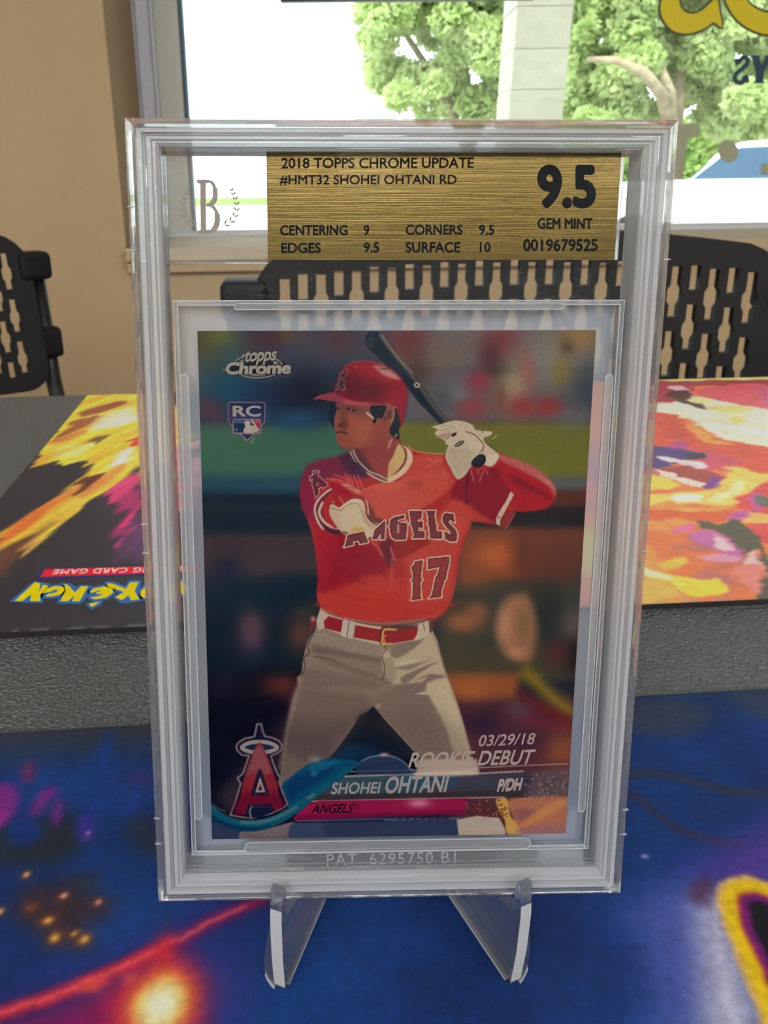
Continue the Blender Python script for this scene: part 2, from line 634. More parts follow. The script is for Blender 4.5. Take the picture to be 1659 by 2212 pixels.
def film(name, px_pts, mat, parent, lift=0.0, loc=None):
    pts = [on_wall(x, y, D_F) for x, y in px_pts]
    q = MB().prism(pts, 0, 1.0, fn=lambda a, z, t: tuple(np.array(W(a, D_F + 1 - lift - t, z)) - loc))
    return q.build(name, mat, parent)

zR = lambda pts: [(1380 + x / 4.424, y / 4.424) for x, y in pts]
def base_of(px):
    a, z = on_wall(px[0], px[1], D_F)
    return np.array(W(a, D_F, z))

def film_thing(name, px, label, cat='window lettering', group=None):
    b = base_of(px)
    t = empty(name, b)
    tag(t, label, cat, group)
    return t, b

S_out = [(215, -330), (225, -60), (205, 90), (240, 200), (320, 290), (440, 322), (560, 300), (660, 250), (715, 212), (790, 260), (770, 120), (745, -10), (690, 20), (610, 95), (520, 132), (440, 115), (390, 50), (395, -60), (480, -160), (640, -230), (790, -330), (830, -470), (760, -600), (600, -660), (440, -640), (330, -560), (280, -600), (270, -380), (420, -400), (520, -500), (620, -490), (650, -420), (560, -340), (380, -290), (260, -210)]
O_out = [(815, -60), (850, 60), (920, 170), (1010, 250), (1120, 305), (1234, 330), (1380, 300), (1480, 180), (1500, 0), (1480, -260), (1400, -470), (1220, -560), (1010, -500), (880, -350), (820, -200)]
O_in = [(1030, 0), (1110, 80), (1234, 125), (1330, 60), (1360, -80), (1340, -260), (1220, -380), (1090, -300), (1030, -140)]

def ring_film(name, outer, inner, mat, parent, loc, lift=0.0):
    n = len(outer)
    po = [on_wall(x, y, D_F) for x, y in outer]
    pi_ = [on_wall(x, y, D_F) for x, y in inner]
    vs, fs = [], []
    for t in (0.0, 1.0):
        for a, z in po + pi_:
            vs.append(tuple(np.array(W(a, D_F + 1 - lift - t, z)) - loc))
    N = 2 * n
    for i in range(n):
        j = (i + 1) % n
        fs += [(i, j, n + j, n + i), (N + i, N + n + i, N + n + j, N + j), (i, N + i, N + j, j), (n + i, n + j, N + n + j, N + n + i)]
    return MB().add(vs, fs).build(name, mat, parent)

def offset_poly(pts, d):
    P = np.array(pts, float)
    n = len(P)
    area = 0.5 * sum(P[i][0] * P[(i + 1) % n][1] - P[(i + 1) % n][0] * P[i][1] for i in range(n))
    sg = 1 if area > 0 else -1
    out = []
    for i in range(n):
        t1 = P[i] - P[i - 1]; t2 = P[(i + 1) % n] - P[i]
        t1 /= np.linalg.norm(t1) + 1e-9; t2 /= np.linalg.norm(t2) + 1e-9
        nn = np.array([t1[1] + t2[1], -t1[0] - t2[0]])
        nn /= np.linalg.norm(nn) + 1e-9
        out.append(tuple(P[i] + sg * d * nn))
    return out

t, b = film_thing('window_letter', (1490, 75), 'yellow letter with olive outline on the window, the left one')
so = smooth_pts(S_out, 3)
film('letter_face', zR(so), M_yel, t, 1.0, b)
film('letter_outline', zR(offset_poly(so, 22)), M_olive, t, 0.0, b)
t, b = film_thing('window_letter', (1659, 78), 'yellow round letter with olive outline cut by the right edge of the photo')
oo, oi = smooth_pts(O_out, 4)[:56], smooth_pts(O_in, 6)[:54]
def resample(pts, n):
    P = np.array(pts + [pts[0]]); s = np.r_[0, np.cumsum(np.hypot(*np.diff(P, axis=0).T))]
    q = np.linspace(0, s[-1], n, endpoint=False)
    return [(float(np.interp(v, s, P[:, 0])), float(np.interp(v, s, P[:, 1]))) for v in q]
def ang_resample(pts, n, c):
    out = []
    P = np.array(pts + [pts[0]])
    a = np.unwrap(np.arctan2(P[:, 1] - c[1], P[:, 0] - c[0]))
    sgn = 1 if a[-1] > a[0] else -1
    for k in range(n):
        th = 2 * pi * k / n
        base = a[0] + ((th - a[0]) % (2 * pi)) if sgn > 0 else a[0] - ((a[0] - th) % (2 * pi))
        xs = np.interp(base, a, P[:, 0]) if sgn > 0 else np.interp(-base, -a, P[:, 0])
        ys = np.interp(base, a, P[:, 1]) if sgn > 0 else np.interp(-base, -a, P[:, 1])
        out.append((float(xs), float(ys)))
    return out
c_ = (1190, -130)
oo = ang_resample(smooth_pts(O_out, 4), 48, c_); oi = ang_resample(smooth_pts(O_in, 4), 48, c_)
ring_film('letter_face', zR(oo), zR(oi), M_yel, t, b, 1.0)
ring_film('letter_outline', zR([(c_[0] + (x - c_[0]) * 1.05, c_[1] + (y - c_[1]) * 1.05) for x, y in oo]), zR([(c_[0] + (x - c_[0]) * 0.9, c_[1] + (y - c_[1]) * 0.9) for x, y in oi]), M_olive, t, b, 0.0)
t, b = film_thing('window_letter', (1600, 180), 'small navy mirrored letter S on the window')
film('letter_face', zR(ribbon(smooth_pts([(930, 560), (945, 600), (975, 570), (1005, 545), (1040, 570), (1030, 620), (985, 660), (935, 700), (915, 750), (945, 785), (985, 790), (1010, 765), (1035, 770), (1020, 715)], 3, False), 42)), M_navy, t, 0, b)
t, b = film_thing('window_letter', (1650, 180), 'small navy letter Y at the right edge of the photo')
film('letter_face', zR([(1070, 530), (1160, 530), (1155, 560), (1175, 620), (1215, 545), (1205, 530), (1280, 530), (1195, 690), (1190, 770), (1205, 795), (1095, 795), (1115, 770), (1120, 690), (1085, 560)]), M_navy, t, 0, b)
t, b = film_thing('window_sticker', (1573, 350), 'round pale sticker back on the window in front of the white car', 'sticker')
film('sticker_film', zR([(855 + 95 * cos(k * pi / 14) + 8 * sin(k * pi / 14), 1445 + 108 * sin(k * pi / 14)) for k in range(28)]), M_pale, t, 0, b)
t, b = film_thing('window_sticker', (1640, 378), 'square pale sticker back cut by the right edge of the photo', 'sticker')
film('sticker_film', zR([(1180, 1560), (1300, 1565), (1300, 1668), (1165, 1665)]), M_pale, t, 0, b)
t, b = film_thing('window_sticker', (1490, 385), 'pale L-shaped sticker back beside the upper right corner of the slab', 'sticker')
film('sticker_film', zR([(300, 1190), (570, 1182), (590, 1215), (580, 1290), (555, 1312), (470, 1315), (440, 1500), (425, 1715), (330, 1715), (330, 1300)]), M_pale, t, 0, b)
# dark sign hung behind the glass, only its lower edge in the picture
b = at_depth(880, 2, WALL_Y + 250)
t = empty('hanging_sign', b)
tag(t, 'black rectangular sign back hanging at the top of the window', 'sign')
x0, x1 = at_depth(605, 2, WALL_Y + 250)[0] - b[0], at_depth(1156, 2, WALL_Y + 250)[0] - b[0]
MB().box(x0, x1, -12, 12, 0, 300).build('sign_case', M_black, t, 3)
for sx in (x0 + 60, x1 - 60):
    MB().tube([(sx, 0, 298), (sx, 0, 900)], 1.5, 6).build('hanging_chain', M_black, t)

# ================================================================== outdoors
OUT = -890.0
M_conc = pbr('pale_concrete', (226, 224, 218), 0.9, vary=0.06, vscale=0.8)
M_grass = pbr('lawn', (122, 150, 62), 0.95, vary=0.25, vscale=1.5)
M_asph = pbr('worn_asphalt', (216, 216, 212), 0.9, vary=0.08, vscale=1.0)
M_post = pbr('pale_stucco_post', (172, 176, 162), 0.9, bump=('noise', 25.0, 0.4, 0.01), vary=0.05, vscale=6)
M_bark = pbr('pale_bark', (150, 136, 110), 0.95, bump=('noise', 14.0, 0.8, 0.05), vary=0.25, vscale=5)  # pale grey-brown bark with random mottling
M_carw = pbr('white_car_paint', (232, 234, 236), 0.25)
M_carg = pbr('car_window_tint', (58, 88, 116), 0.08, spec=0.6)
M_tyre = pbr('tyre_rubber', (28, 28, 30), 0.8)
M_rim = pbr('wheel_alloy', (170, 172, 175), 0.3, metal=1.0)
M_trim = pbr('grey_car_trim', (150, 156, 160), 0.5)
M_lampr = pbr('car_lamp_lens', (220, 200, 190), 0.2)

def ground_sheet(name, y0, y1, z, mat):
    o = MB().box(-60000, 60000, y0, y1, z - 80, z).build(name, mat)
    o['kind'] = 'structure'
    return o
ground_sheet('sidewalk', 1960, 3900, OUT, M_conc)
ground_sheet('lawn_near', 3900, 5200, OUT - 30, M_grass)
ground_sheet('parking_asphalt', 5200, 18500, OUT - 60, M_asph)
ground_sheet('lawn_far', 18500, 21000, OUT - 40, M_grass)
ground_sheet('road', 21000, 52000, OUT - 60, M_asph)
ground_sheet('lawn_beyond', 52000, 90000, OUT - 40, M_grass)

def leaf_mat(name, col, col2):
    mt, nt, out = new_mat(name)
    oi_ = nt.nodes.new('ShaderNodeTexCoord')
    nz = nt.nodes.new('ShaderNodeTexNoise'); nz.inputs['Scale'].default_value = 1.4
    nt.links.new(oi_.outputs['Object'], nz.inputs['Vector'])
    rp = nt.nodes.new('ShaderNodeValToRGB')
    rp.color_ramp.elements[0].position = .35; rp.color_ramp.elements[1].position = .65
    rp.color_ramp.elements[0].color = (*lin(col), 1); rp.color_ramp.elements[1].color = (*lin(col2), 1)
    nt.links.new(nz.outputs['Fac'], rp.inputs[0])
    d = nt.nodes.new('ShaderNodeBsdfDiffuse'); tl = nt.nodes.new('ShaderNodeBsdfTranslucent')
    nt.links.new(rp.outputs[0], d.inputs[0]); nt.links.new(rp.outputs[0], tl.inputs[0])
    mx = nt.nodes.new('ShaderNodeMixShader'); mx.inputs[0].default_value = .5
    nt.links.new(d.outputs[0], mx.inputs[1]); nt.links.new(tl.outputs[0], mx.inputs[2])
    nt.links.new(mx.outputs[0], out.inputs[0])
    return mt
M_leaf = leaf_mat('oak_leaves', (176, 198, 128), (210, 222, 166))
M_leaf2 = leaf_mat('hedge_leaves', (140, 176, 96), (180, 200, 120))

def leaves(name, clumps, n, size, mat, parent, seed):
    """clumps: (x, y, z, radius) in mm relative to the parent; n folded leaf blades in all"""
    r = np.random.RandomState(seed)
    w = np.array([c[3] ** 2.2 for c in clumps]); w = w / w.sum()
    ci = r.choice(len(clumps), n, p=w)
    C = np.array(clumps)
    d = r.normal(size=(n, 3)); d /= np.linalg.norm(d, axis=1)[:, None]
    rad = C[ci, 3] * r.uniform(0.35, 1.0, n) ** 0.6
    P = C[ci, :3] + d * rad[:, None] * np.array([1, 1, 0.8])
    u = r.normal(size=(n, 3)); u /= np.linalg.norm(u, axis=1)[:, None]
    v = np.cross(u, r.normal(size=(n, 3))); v /= np.linalg.norm(v, axis=1)[:, None]
    s = size * r.uniform(0.6, 1.4, n)[:, None]
    V = np.stack([P - u * s, P + v * s * 0.55, P + u * s, P - v * s * 0.55 + np.cross(u, v) * s * 0.25], 1).reshape(-1, 3)
    me = bpy.data.meshes.new(name)
    idx = np.arange(n) * 4
    F_ = np.stack([idx, idx + 1, idx + 2, idx, idx + 2, idx + 3], 1).reshape(-1)
    me.vertices.add(len(V)); me.vertices.foreach_set('co', (V * MM).ravel())
    me.loops.add(len(F_)); me.loops.foreach_set('vertex_index', F_.astype(np.int32))
    me.polygons.add(2 * n); me.polygons.foreach_set('loop_start', np.arange(0, 6 * n, 3, dtype=np.int32))
    me.update(); me.validate()
    o = link_mesh(name, me, mat, parent)
    o['kind'] = 'stuff'
    return o

def px3(x, y, Y):
    return at_depth(x, y, Y)

def oak(base_px, Y, limbs, clumps_px, n, size, label, seed, mat, trunk_r=260):
    bx = px3(base_px[0], base_px[1], Y)
    base = np.array([bx[0], Y, OUT - 60])
    t = empty('shade_tree', base)
    tag(t, label, 'tree', 'trees across the street')
    fork = px3(*base_px, Y) - base
    MB().tube([(0, 0, 0), fork * 0.5 + np.array([60, 0, 0]), fork], [trunk_r * 1.3, trunk_r, trunk_r * 0.85], 12).build('trunk', M_bark, t, smooth=True)
    for pts, r0 in limbs:
        P = [px3(x, y, Y + dy) - base for x, y, dy in pts]
        rr = list(np.linspace(r0, r0 * 0.35, len(P)))
        MB().tube(P, rr, 9).build('limb', M_bark, t, smooth=True)
    cl = []
    for x, y, dy, rpx in clumps_px:
        p = px3(x, y, Y + dy) - base
        cl.append((p[0], p[1], p[2], rpx * Y / F_PX))
    leaves('foliage', cl, n, size, mat, t, seed)
    return t

r_ = random.Random(3)
cl = []
for k in range(230):
    x = r_.uniform(770, 1260); y = r_.uniform(-260, 262)
    if y > (x - 752) * 2.2: continue
    cl.append((x, y, r_.uniform(-2200, 2200), r_.uniform(24, 46)))
oak((1010, 330), 25000, [([(1010, 330, 0), (960, 200, 300), (880, 80, 0), (840, -60, 0)], 150), ([(1010, 330, 0), (1060, 190, 0), (1080, 60, 400), (1100, -100, 0)], 190)],
    cl, 85000, 115, 'leafy pale green tree left of the stucco post', 5, M_leaf)
cl = []
for k in range(330):
    x = r_.uniform(1220, 1900); y = r_.uniform(-280, 300)
    if 1360 < x < 1480 and 120 < y and r_.random() < .5: continue
    cl.append((x, y, r_.uniform(-1000, 4200), r_.uniform(24, 50)))
oak((1452, 300), 15000, [([(1452, 300, 0), (1430, 205, -900), (1390, 155, -1200), (1330, 130, -900), (1270, 128, -600)], 120),
                         ([(1452, 300, 0), (1448, 200, -900), (1420, 130, -800), (1385, 60, 0)], 110),
                         ([(1460, 300, 0), (1470, 150, 0), (1540, 20, 300), (1600, -90, 0)], 120)],
    cl, 95000, 85, 'big branching tree right of the stucco post, above the white car', 9, M_leaf, 230)
def hedge(px0, px1, ytop, Y, label, seed):
    x0, x1 = px3(px0, 380, Y)[0], px3(px1, 380, Y)[0]
    zt = px3(px0, ytop, Y)[2]
    base = np.array([(x0 + x1) / 2, Y, OUT - 45])
    t = empty('hedge', base)
    tag(t, label, 'hedge')
    n = 22
    c = [((x0 + (x1 - x0) * (k + .5) / n) - base[0], random.uniform(-600, 600), (zt - base[2]) * random.uniform(.3, .68), (zt - base[2]) * .34) for k in range(n)]
    leaves('foliage', c, 26000, 120, M_leaf2, t, seed)
    for k in (3, 10):
        MB().tube([(c[k][0], 0, 0), (c[k][0], 0, (zt - base[2]) * .6)], 60, 7).build('stem', M_bark, t)
hedge(1190, 1950, 232, 27000, 'yellow-green hedge across the road behind the white car', 21)

# stucco post of the porch, built of courses
Yp = 3200.0
pL, pR = px3(1108, 120, Yp), px3(1229, 120, Yp)
base = np.array([(pL[0] + pR[0]) / 2, Yp, OUT])
t = empty('porch_post', base)
tag(t, 'pale square stucco post on the sidewalk in the middle of the window', 'post')
hw = (pR[0] - pL[0]) / 2
q = MB(); q.box(-hw + 4, hw - 4, 4, 2 * hw - 4, 0, 2690); q.build('core', M_post, t)
z = 0.0
k = 0
while z < 2690:
    h = 136.0
    MB().box(-hw + (k % 3) * 0.8, hw - (k % 2) * 0.8, 0, 2 * hw, z + 0.3, min(z + h, 2695) - 0.3).build('course', M_post, t, 2.5, 1)
    z += h; k += 1

# white car
Yc = 11000.0
cz = OUT - 60
s = Yc / F_PX
c0 = px3(1492, 388, Yc)            # foot of the windscreen
CA = radians(-24)
t = empty('white_car', (c0[0] + 1500 * cos(CA) - 900 * sin(CA), Yc + 1500 * sin(CA) + 900 * cos(CA), cz), CA)
tag(t, 'white car parked outside at the right edge of the window', 'car')
def cz_of(y): return px3(1540, y, Yc)[2] - cz
zr, zw, zh, zl = cz_of(306), cz_of(327), cz_of(389), cz_of(414)
prof = [(-3050, 330), (-3080, 520), (-3040, 820), (-2900, zl + 40), (-2500, zh - 20), (-1500, zh + 8), (-1130, zr - 60), (-950, zr - 15), (-500, zr + 15), (500, zr + 5), (1500, zr - 60), (1820, zh + 30), (1920, zl), (1950, 600), (1930, 330)]
bm_ = MB()
bm_.prism([(x, z_) for x, z_ in prof], -900, 900, fn=lambda x, z_, y: (x, y, z_))
bm_.build('car_body', M_carw, t, 60, 3, smooth=False)
for sy in (-1, 1):
    f = lambda x, z_, y: (x, sy * (y + 899), z_)
    MB().prism([(-1480, zh + 15), (-1080, zw + 15), (-930, zw + 35), (-60, zw + 55), (-60, zh + 15)], 0, 12, f).build('side_window', M_carg, t, 6)
    MB().prism([(30, zh + 15), (30, zw + 55), (900, zw + 40), (1000, zh + 15)], 0, 12, f).build('side_window', M_carg, t, 6)
    MB().prism([(1080, zh + 15), (990, zw + 35), (1350, zw - 10), (1600, zh + 15)], 0, 12, f).build('side_window', M_carg, t, 6)
    MB().prism([(-2700, zl - 8), (-2700, zl + 8), (1850, zl + 8), (1850, zl - 8)], 0, 8, f).build('side_moulding', M_trim, t, 2)
    for dx in (-15, 1040):
        MB().prism([(dx, 380), (dx + 10, 380), (dx + 10, zh), (dx, zh)], 0, 4, f).build('door_seam', M_trim, t)
    for hx in (-160, 880):
        MB().prism([(hx - 90, zl + 60), (hx + 90, zl + 60), (hx + 90, zl + 85), (hx - 90, zl + 85)], 0, 30, f).build('door_handle', M_carw, t, 6)
    for wx in (-2150, 1180):
        wh = [(wx + 340 * cos(a * pi / 14), 340 + 340 * sin(a * pi / 14)) for a in range(28)]
        ty_ = MB().prism(wh, -190, 18, f).build('tyre', M_tyre, t, 20)
        rm = [(wx + 215 * cos(a * pi / 14), 340 + 215 * sin(a * pi / 14)) for a in range(28)]
        MB().prism(rm, 0, 26, f).build('wheel', M_rim, ty_, 8)
MB().prism([(-850, zh + 20), (850, zh + 20), (700, zr - 70), (-700, zr - 70)], 0, 10, fn=lambda a, z_, d: (-1500 + (z_ - zh) * 0.95 - 8 - d, a, z_)).build('windscreen', M_carg, t)
for sy in (-640, 640):
    MB().box(-3085, -2990, sy - 150, sy + 150, 640, 760).build('headlamp', M_lampr, t, 15)
wz = px3(560, 92, 30000)
t = MB().tube([(px3(-300, 86, 30000) - wz) * 1.0, np.zeros(3), (px3(1500, 110, 30000) - wz)], 22, 6).build('utility_wire', M_trim)
t.location = [v * MM for v in wz]
tag(t, 'thin utility wire crossing the bright sky at upper left', 'wire')

# ================================================================== table
MYAW = 0.0609
def tloc(x, y):        # table-aligned -> world
    return (x * cos(MYAW) - y * sin(MYAW), x * sin(MYAW) + y * cos(MYAW))
def tinv(x, y):
    return (x * cos(MYAW) + y * sin(MYAW), -x * sin(MYAW) + y * cos(MYAW))
far_y = tinv(-160.6, 539.0)[1]
M_table = pbr('black_grained_plastic', (92, 94, 96), 0.32, spec=0.9, bump=('noise', 750.0, 1.0, 0.004, 2.0))
M_steel = pbr('dark_grey_steel_tube', (58, 58, 60), 0.35, metal=0.6)
tb = empty('folding_table', (0, 0, FLOOR), MYAW)
tag(tb, 'black grained plastic folding table under the playmats', 'table')
H_ = -FLOOR
MB().box(-620, 1180, far_y - 760, far_y, H_ - 45, H_).build('table_top', M_table, tb, 7, 3)
MB().box(-600, 1160, far_y - 740, far_y - 20, H_ - 62, H_ - 46).build('apron', M_steel, tb, 2)
for sx in (-470, 1030):
    for yy in (far_y - 80, far_y - 680):
        MB().tube([(sx, yy, 0), (sx, yy, H_ - 62)], 14, 10).build('leg', M_steel, tb, smooth=True)
    MB().tube([(sx, far_y - 80, 120), (sx, far_y - 680, 120)], 11, 8).build('cross_bar', M_steel, tb, smooth=True)

# ================================================================== chairs
M_chair = pbr('matt_black_chair_plastic', (16, 18, 20), 0.6, spec=0.3, bump=('noise', 700.0, 0.2, 0.0005))
PW, PH = 230.0, 208.0
def slot(cx_, zt, h, full=True):
    n, w = 4.1, 6.5
    if not full:
        return [(cx_ - n, zt), (cx_ + n, zt), (cx_ + n, zt - h), (cx_ - n, zt - h)]
    a, b_ = zt - h * 0.40, zt - h * 0.72
    return [(cx_ - n, zt), (cx_ + n, zt), (cx_ + n, a + 2), (cx_ + w, a - 2), (cx_ + w, b_ + 2), (cx_ + n, b_ - 2), (cx_ + n, zt - h), (cx_ - n, zt - h), (cx_ - n, b_ - 2), (cx_ - w, b_ + 2), (cx_ - w, a - 2), (cx_ - n, a + 2)]
def panel_mesh():
    cu = bpy.data.curves.new('p', 'CURVE')
    cu.dimensions = '2D'; cu.fill_mode = 'BOTH'; cu.extrude = 3.5
    def spl(pts):
        sp = cu.splines.new('POLY'); sp.points.add(len(pts) - 1)
        for p_, q_ in zip(sp.points, pts): p_.co = (q_[0], q_[1], 0, 1)
        sp.use_cyclic_u = True
    outer = []
    for k in range(9): outer.append((-PW + 40 * (1 - sin(pi / 16 * k)) - 0, PH - 44 * (1 - 0) + 36 * (1 - cos(pi / 16 * k)) * 0 + 38 * sin(pi / 16 * k) * 1.0 - 0))
    outer = []
    r = 46
    for cx_, cy_, a0 in ((PW - r, PH - 12 - r, 0), (-PW + r, PH - 12 - r, 90), (-PW + 30, 30, 180), (PW - 30, 30, 270)):
        rr = r if cy_ > 60 else 30
        arc = [(cx_ + rr * cos(radians(a0 + 90 * k / 6)), cy_ + rr * sin(radians(a0 + 90 * k / 6))) for k in range(7)]
        outer += arc
        if a0 == 0:
            outer += [(x, PH - 12 + 12 * (1 - (x / (PW - r)) ** 2)) for x in np.linspace(PW - r, -PW + r, 13)[1:-1]]
    spl(outer)
    k = 0
    for cx_ in np.arange(-201.5, 202, 15.5):
        top = PH - 12 * (cx_ / PW) ** 2
        if k % 2 == 0:
            L_ = [(28, 43, True), (83, 40, True), (135, 40, True)]
        else:
            L_ = [(26, 21, False), (59, 39, True), (110, 39, True), (161, 20, False)]
        for a, h, fl in L_:
            if abs(cx_) > 172 and (a < 30 and False): continue
            spl(slot(cx_, top - a, h, fl))
        k += 1
    ob = bpy.data.objects.new('p', cu); COL.objects.link(ob)
    me = bpy.data.meshes.new_from_object(ob.evaluated_get(bpy.context.evaluated_depsgraph_get()))
    bpy.data.objects.remove(ob, do_unlink=True)
    bm = bmesh.new(); bm.from_mesh(me)
    for x in np.arange(-209.25, 210, 31):
        bmesh.ops.bisect_plane(bm, geom=bm.verts[:] + bm.edges[:] + bm.faces[:], plane_co=(x, 0, 0), plane_no=(1, 0, 0))
    for v in bm.verts:
        x, y, z = v.co
        v.co = (x * MM, (-24 * (x / PW) ** 2 - z + 0.10 * y) * MM, (y + 635) * MM)
    bmesh.ops.recalc_face_normals(bm, faces=bm.faces)
    bm.to_mesh(me); bm.free()
    me.materials.clear()
    return me
def chair(loc, rz, label):
    t = empty('folding_chair', loc, rz)
    tag(t, label, 'chair', 'black folding chairs behind the table')
    link_mesh('backrest', panel_mesh(), M_chair, t)
    for sx in (-1, 1):
        x = sx * 242
        MB().tube([(x, 8, 800), (x, -2, 640), (x, -60, 450), (x, -420, 10)], 10.5, 12).build('front_leg', M_steel, t, smooth=True)
        MB().tube([(sx * 205, -230, 430), (sx * 205, 60, 10)], 10, 10).build('rear_leg', M_steel, t, smooth=True)
        MB().box(min(x - sx * 26, x + sx * 14), max(x - sx * 26, x + sx * 14), -18, 22, 772, 806).build('bracket', M_chair, t, 7, 3)
        MB().box(min(x - sx * 22, x + sx * 15), max(x - sx * 22, x + sx * 15), -20, 20, 672, 712).build('bracket', M_chair, t, 7, 3)
    q = MB(); q.prism(round_poly(-200, -430, 200, -60, 60, 6), 428, 452); q.build('seat', M_chair, t, 6, 2)
    for yy, zz, hx in ((-400, 30, 242), (52, 22, 205), (-60, 440, 242)):
        MB().tube([(-hx, yy, zz), (hx, yy, zz)], 8, 8).build('stretcher', M_steel, t, smooth=True)
    for sx in (-1, 1):
        for yy, rx in ((-424, 242), (62, 205)):
            MB().tube([(sx * rx, yy, 0), (sx * rx, yy, 16)], 13, 10).build('foot_cap', M_chair, t)
    return t
pc = at_depth(1122, 600, 668)
chair((pc[0], 668, FLOOR), MYAW * 0.5, 'black perforated folding chair seen behind and right of the graded slab')
pe = at_depth(90, 650, 1000)
ca = radians(40)
chair((pe[0] - 242 * cos(ca), 1000 - 242 * sin(ca), FLOOR), ca, 'black perforated folding chair cut by the left edge of the photo')

# ================================================================== ink painter: flat print stored as vertex colours of a fine grid
class Painter:
    def __init__(s, X, Y, base):
        s.X, s.Y = X, Y
        s.I = np.empty(X.shape + (3,)); s.I[:] = base
        s.cx0, s.cx1 = X.min(0), X.max(0)
        s.ry0, s.ry1 = Y.min(1), Y.max(1)

    def win(s, x0, y0, x1, y1):
        c = np.where((s.cx1 >= x0) & (s.cx0 <= x1))[0]
        r = np.where((s.ry1 >= y0) & (s.ry0 <= y1))[0]
        if len(c) == 0 or len(r) == 0:
            return None
        return (slice(r[0], r[-1] + 1), slice(c[0], c[-1] + 1))

    def put(s, w, a, col):
        a = a[..., None]
        s.I[w] = s.I[w] * (1 - a) + np.array(col, float) * a

    def sdf(s, pts, m):
        P = np.array(pts, float)
        w = s.win(P[:, 0].min() - m, P[:, 1].min() - m, P[:, 0].max() + m, P[:, 1].max() + m)
        if w is None:
            return None, None
        x, y = s.X[w], s.Y[w]
        d2 = np.full(x.shape, 1e18)
        ins = np.zeros(x.shape, bool)
        n = len(P)
        for i in range(n):
            ax, ay = P[i]; bx, by = P[(i + 1) % n]
            ex_, ey_ = bx - ax, by - ay
            L = ex_ * ex_ + ey_ * ey_
            if L < 1e-12:
                continue
            t = np.clip(((x - ax) * ex_ + (y - ay) * ey_) / L, 0, 1)
            d2 = np.minimum(d2, (x - ax - t * ex_) ** 2 + (y - ay - t * ey_) ** 2)
            if (ay > by) != (ay < by) or ay != by:
                c = ((ay > y) != (by > y))
                if ey_ != 0:
                    ins ^= c & (x < (y - ay) * ex_ / ey_ + ax)
        return w, np.where(ins, -1, 1) * np.sqrt(d2)

    @staticmethod
    def ramp(d, soft):
        a = np.clip(0.5 - d / soft, 0, 1)
        return a * a * (3 - 2 * a)

    def fill(s, pts, col, soft=1.6, alpha=1.0, curve=0):
        if curve:
            pts = smooth_pts(pts, curve)
        w, d = s.sdf(pts, soft)
        if w is not None:
            s.put(w, s.ramp(d, soft) * alpha, col)

    def bands(s, pts, bands, soft=1.4, curve=0):
        """bands: (distance, colour) drawn from the outside inwards"""
        if curve:
            pts = smooth_pts(pts, curve)
        w, d = s.sdf(pts, max(b[0] for b in bands) + soft)
        if w is not None:
            for e, col in bands:
                s.put(w, s.ramp(d - e, soft), col)

    def stroke(s, pts, wd, col, soft=1.4, alpha=1.0, curve=0):
        if curve:
            pts = smooth_pts(pts, curve, False)
        P = np.array(pts, float)
        m = wd + soft + 1
        w = s.win(P[:, 0].min() - m, P[:, 1].min() - m, P[:, 0].max() + m, P[:, 1].max() + m)
        if w is None:
            return
        x, y = s.X[w], s.Y[w]
        d2 = np.full(x.shape, 1e18)
        for (ax, ay), (bx, by) in zip(P[:-1], P[1:]):
            ex_, ey_ = bx - ax, by - ay
            t = np.clip(((x - ax) * ex_ + (y - ay) * ey_) / (ex_ * ex_ + ey_ * ey_ + 1e-12), 0, 1)
            d2 = np.minimum(d2, (x - ax - t * ex_) ** 2 + (y - ay - t * ey_) ** 2)
        s.put(w, s.ramp(np.sqrt(d2) - wd / 2, soft) * alpha, col)

    def blob(s, c, r, col, alpha=1.0, ang=0.0, p=1.0):
        R_ = max(r) * 2.6
        w = s.win(c[0] - R_, c[1] - R_, c[0] + R_, c[1] + R_)
        if w is None:
            return
        x, y = s.X[w] - c[0], s.Y[w] - c[1]
        ca_, sa_ = cos(ang), sin(ang)
        q = ((x * ca_ + y * sa_) / r[0]) ** 2 + ((-x * sa_ + y * ca_) / r[1]) ** 2
        s.put(w, np.exp(-q ** p) * alpha, col)

def vnoise(x, y, seed=0):
    r = np.random.RandomState(seed).rand(64, 64)
    xi, yi = np.floor(x).astype(int), np.floor(y).astype(int)
    fx, fy = x - xi, y - yi
    fx, fy = fx * fx * (3 - 2 * fx), fy * fy * (3 - 2 * fy)
    g = lambda i, j: r[np.mod(yi + j, 64), np.mod(xi + i, 64)]
    return (g(0, 0) * (1 - fx) + g(1, 0) * fx) * (1 - fy) + (g(0, 1) * (1 - fx) + g(1, 1) * fx) * fy

def fbm(x, y, seed=0, o=4):
    v, a, t = 0, 0.5, 0
    for k in range(o):
        v = v + a * vnoise(x * 2 ** k, y * 2 ** k, seed + k); t += a; a *= 0.5
    return v / t

def grid_print(name, xs, ys, z, colors, mat, parent):
    nx, ny = len(xs), len(ys)
    co = np.empty((ny, nx, 3)); co[..., 0] = xs[None, :]; co[..., 1] = ys[:, None]; co[..., 2] = z
    me = bpy.data.meshes.new(name)
    idx = np.arange(nx * ny).reshape(ny, nx)
    q = np.stack([idx[:-1, :-1], idx[:-1, 1:], idx[1:, 1:], idx[1:, :-1]], -1).reshape(-1)
    me.vertices.add(nx * ny); me.vertices.foreach_set('co', (co * MM).ravel())
    me.loops.add(len(q)); me.loops.foreach_set('vertex_index', q.astype(np.int32))
    me.polygons.add(len(q) // 4); me.polygons.foreach_set('loop_start', np.arange(0, len(q), 4, dtype=np.int32))
    me.update()
    at = me.attributes.new('ink', 'FLOAT_COLOR', 'POINT')
    rgba = np.ones((ny, nx, 4)); rgba[..., :3] = colors
    at.data.foreach_set('color', rgba.ravel())
    return link_mesh(name, me, mat, parent)

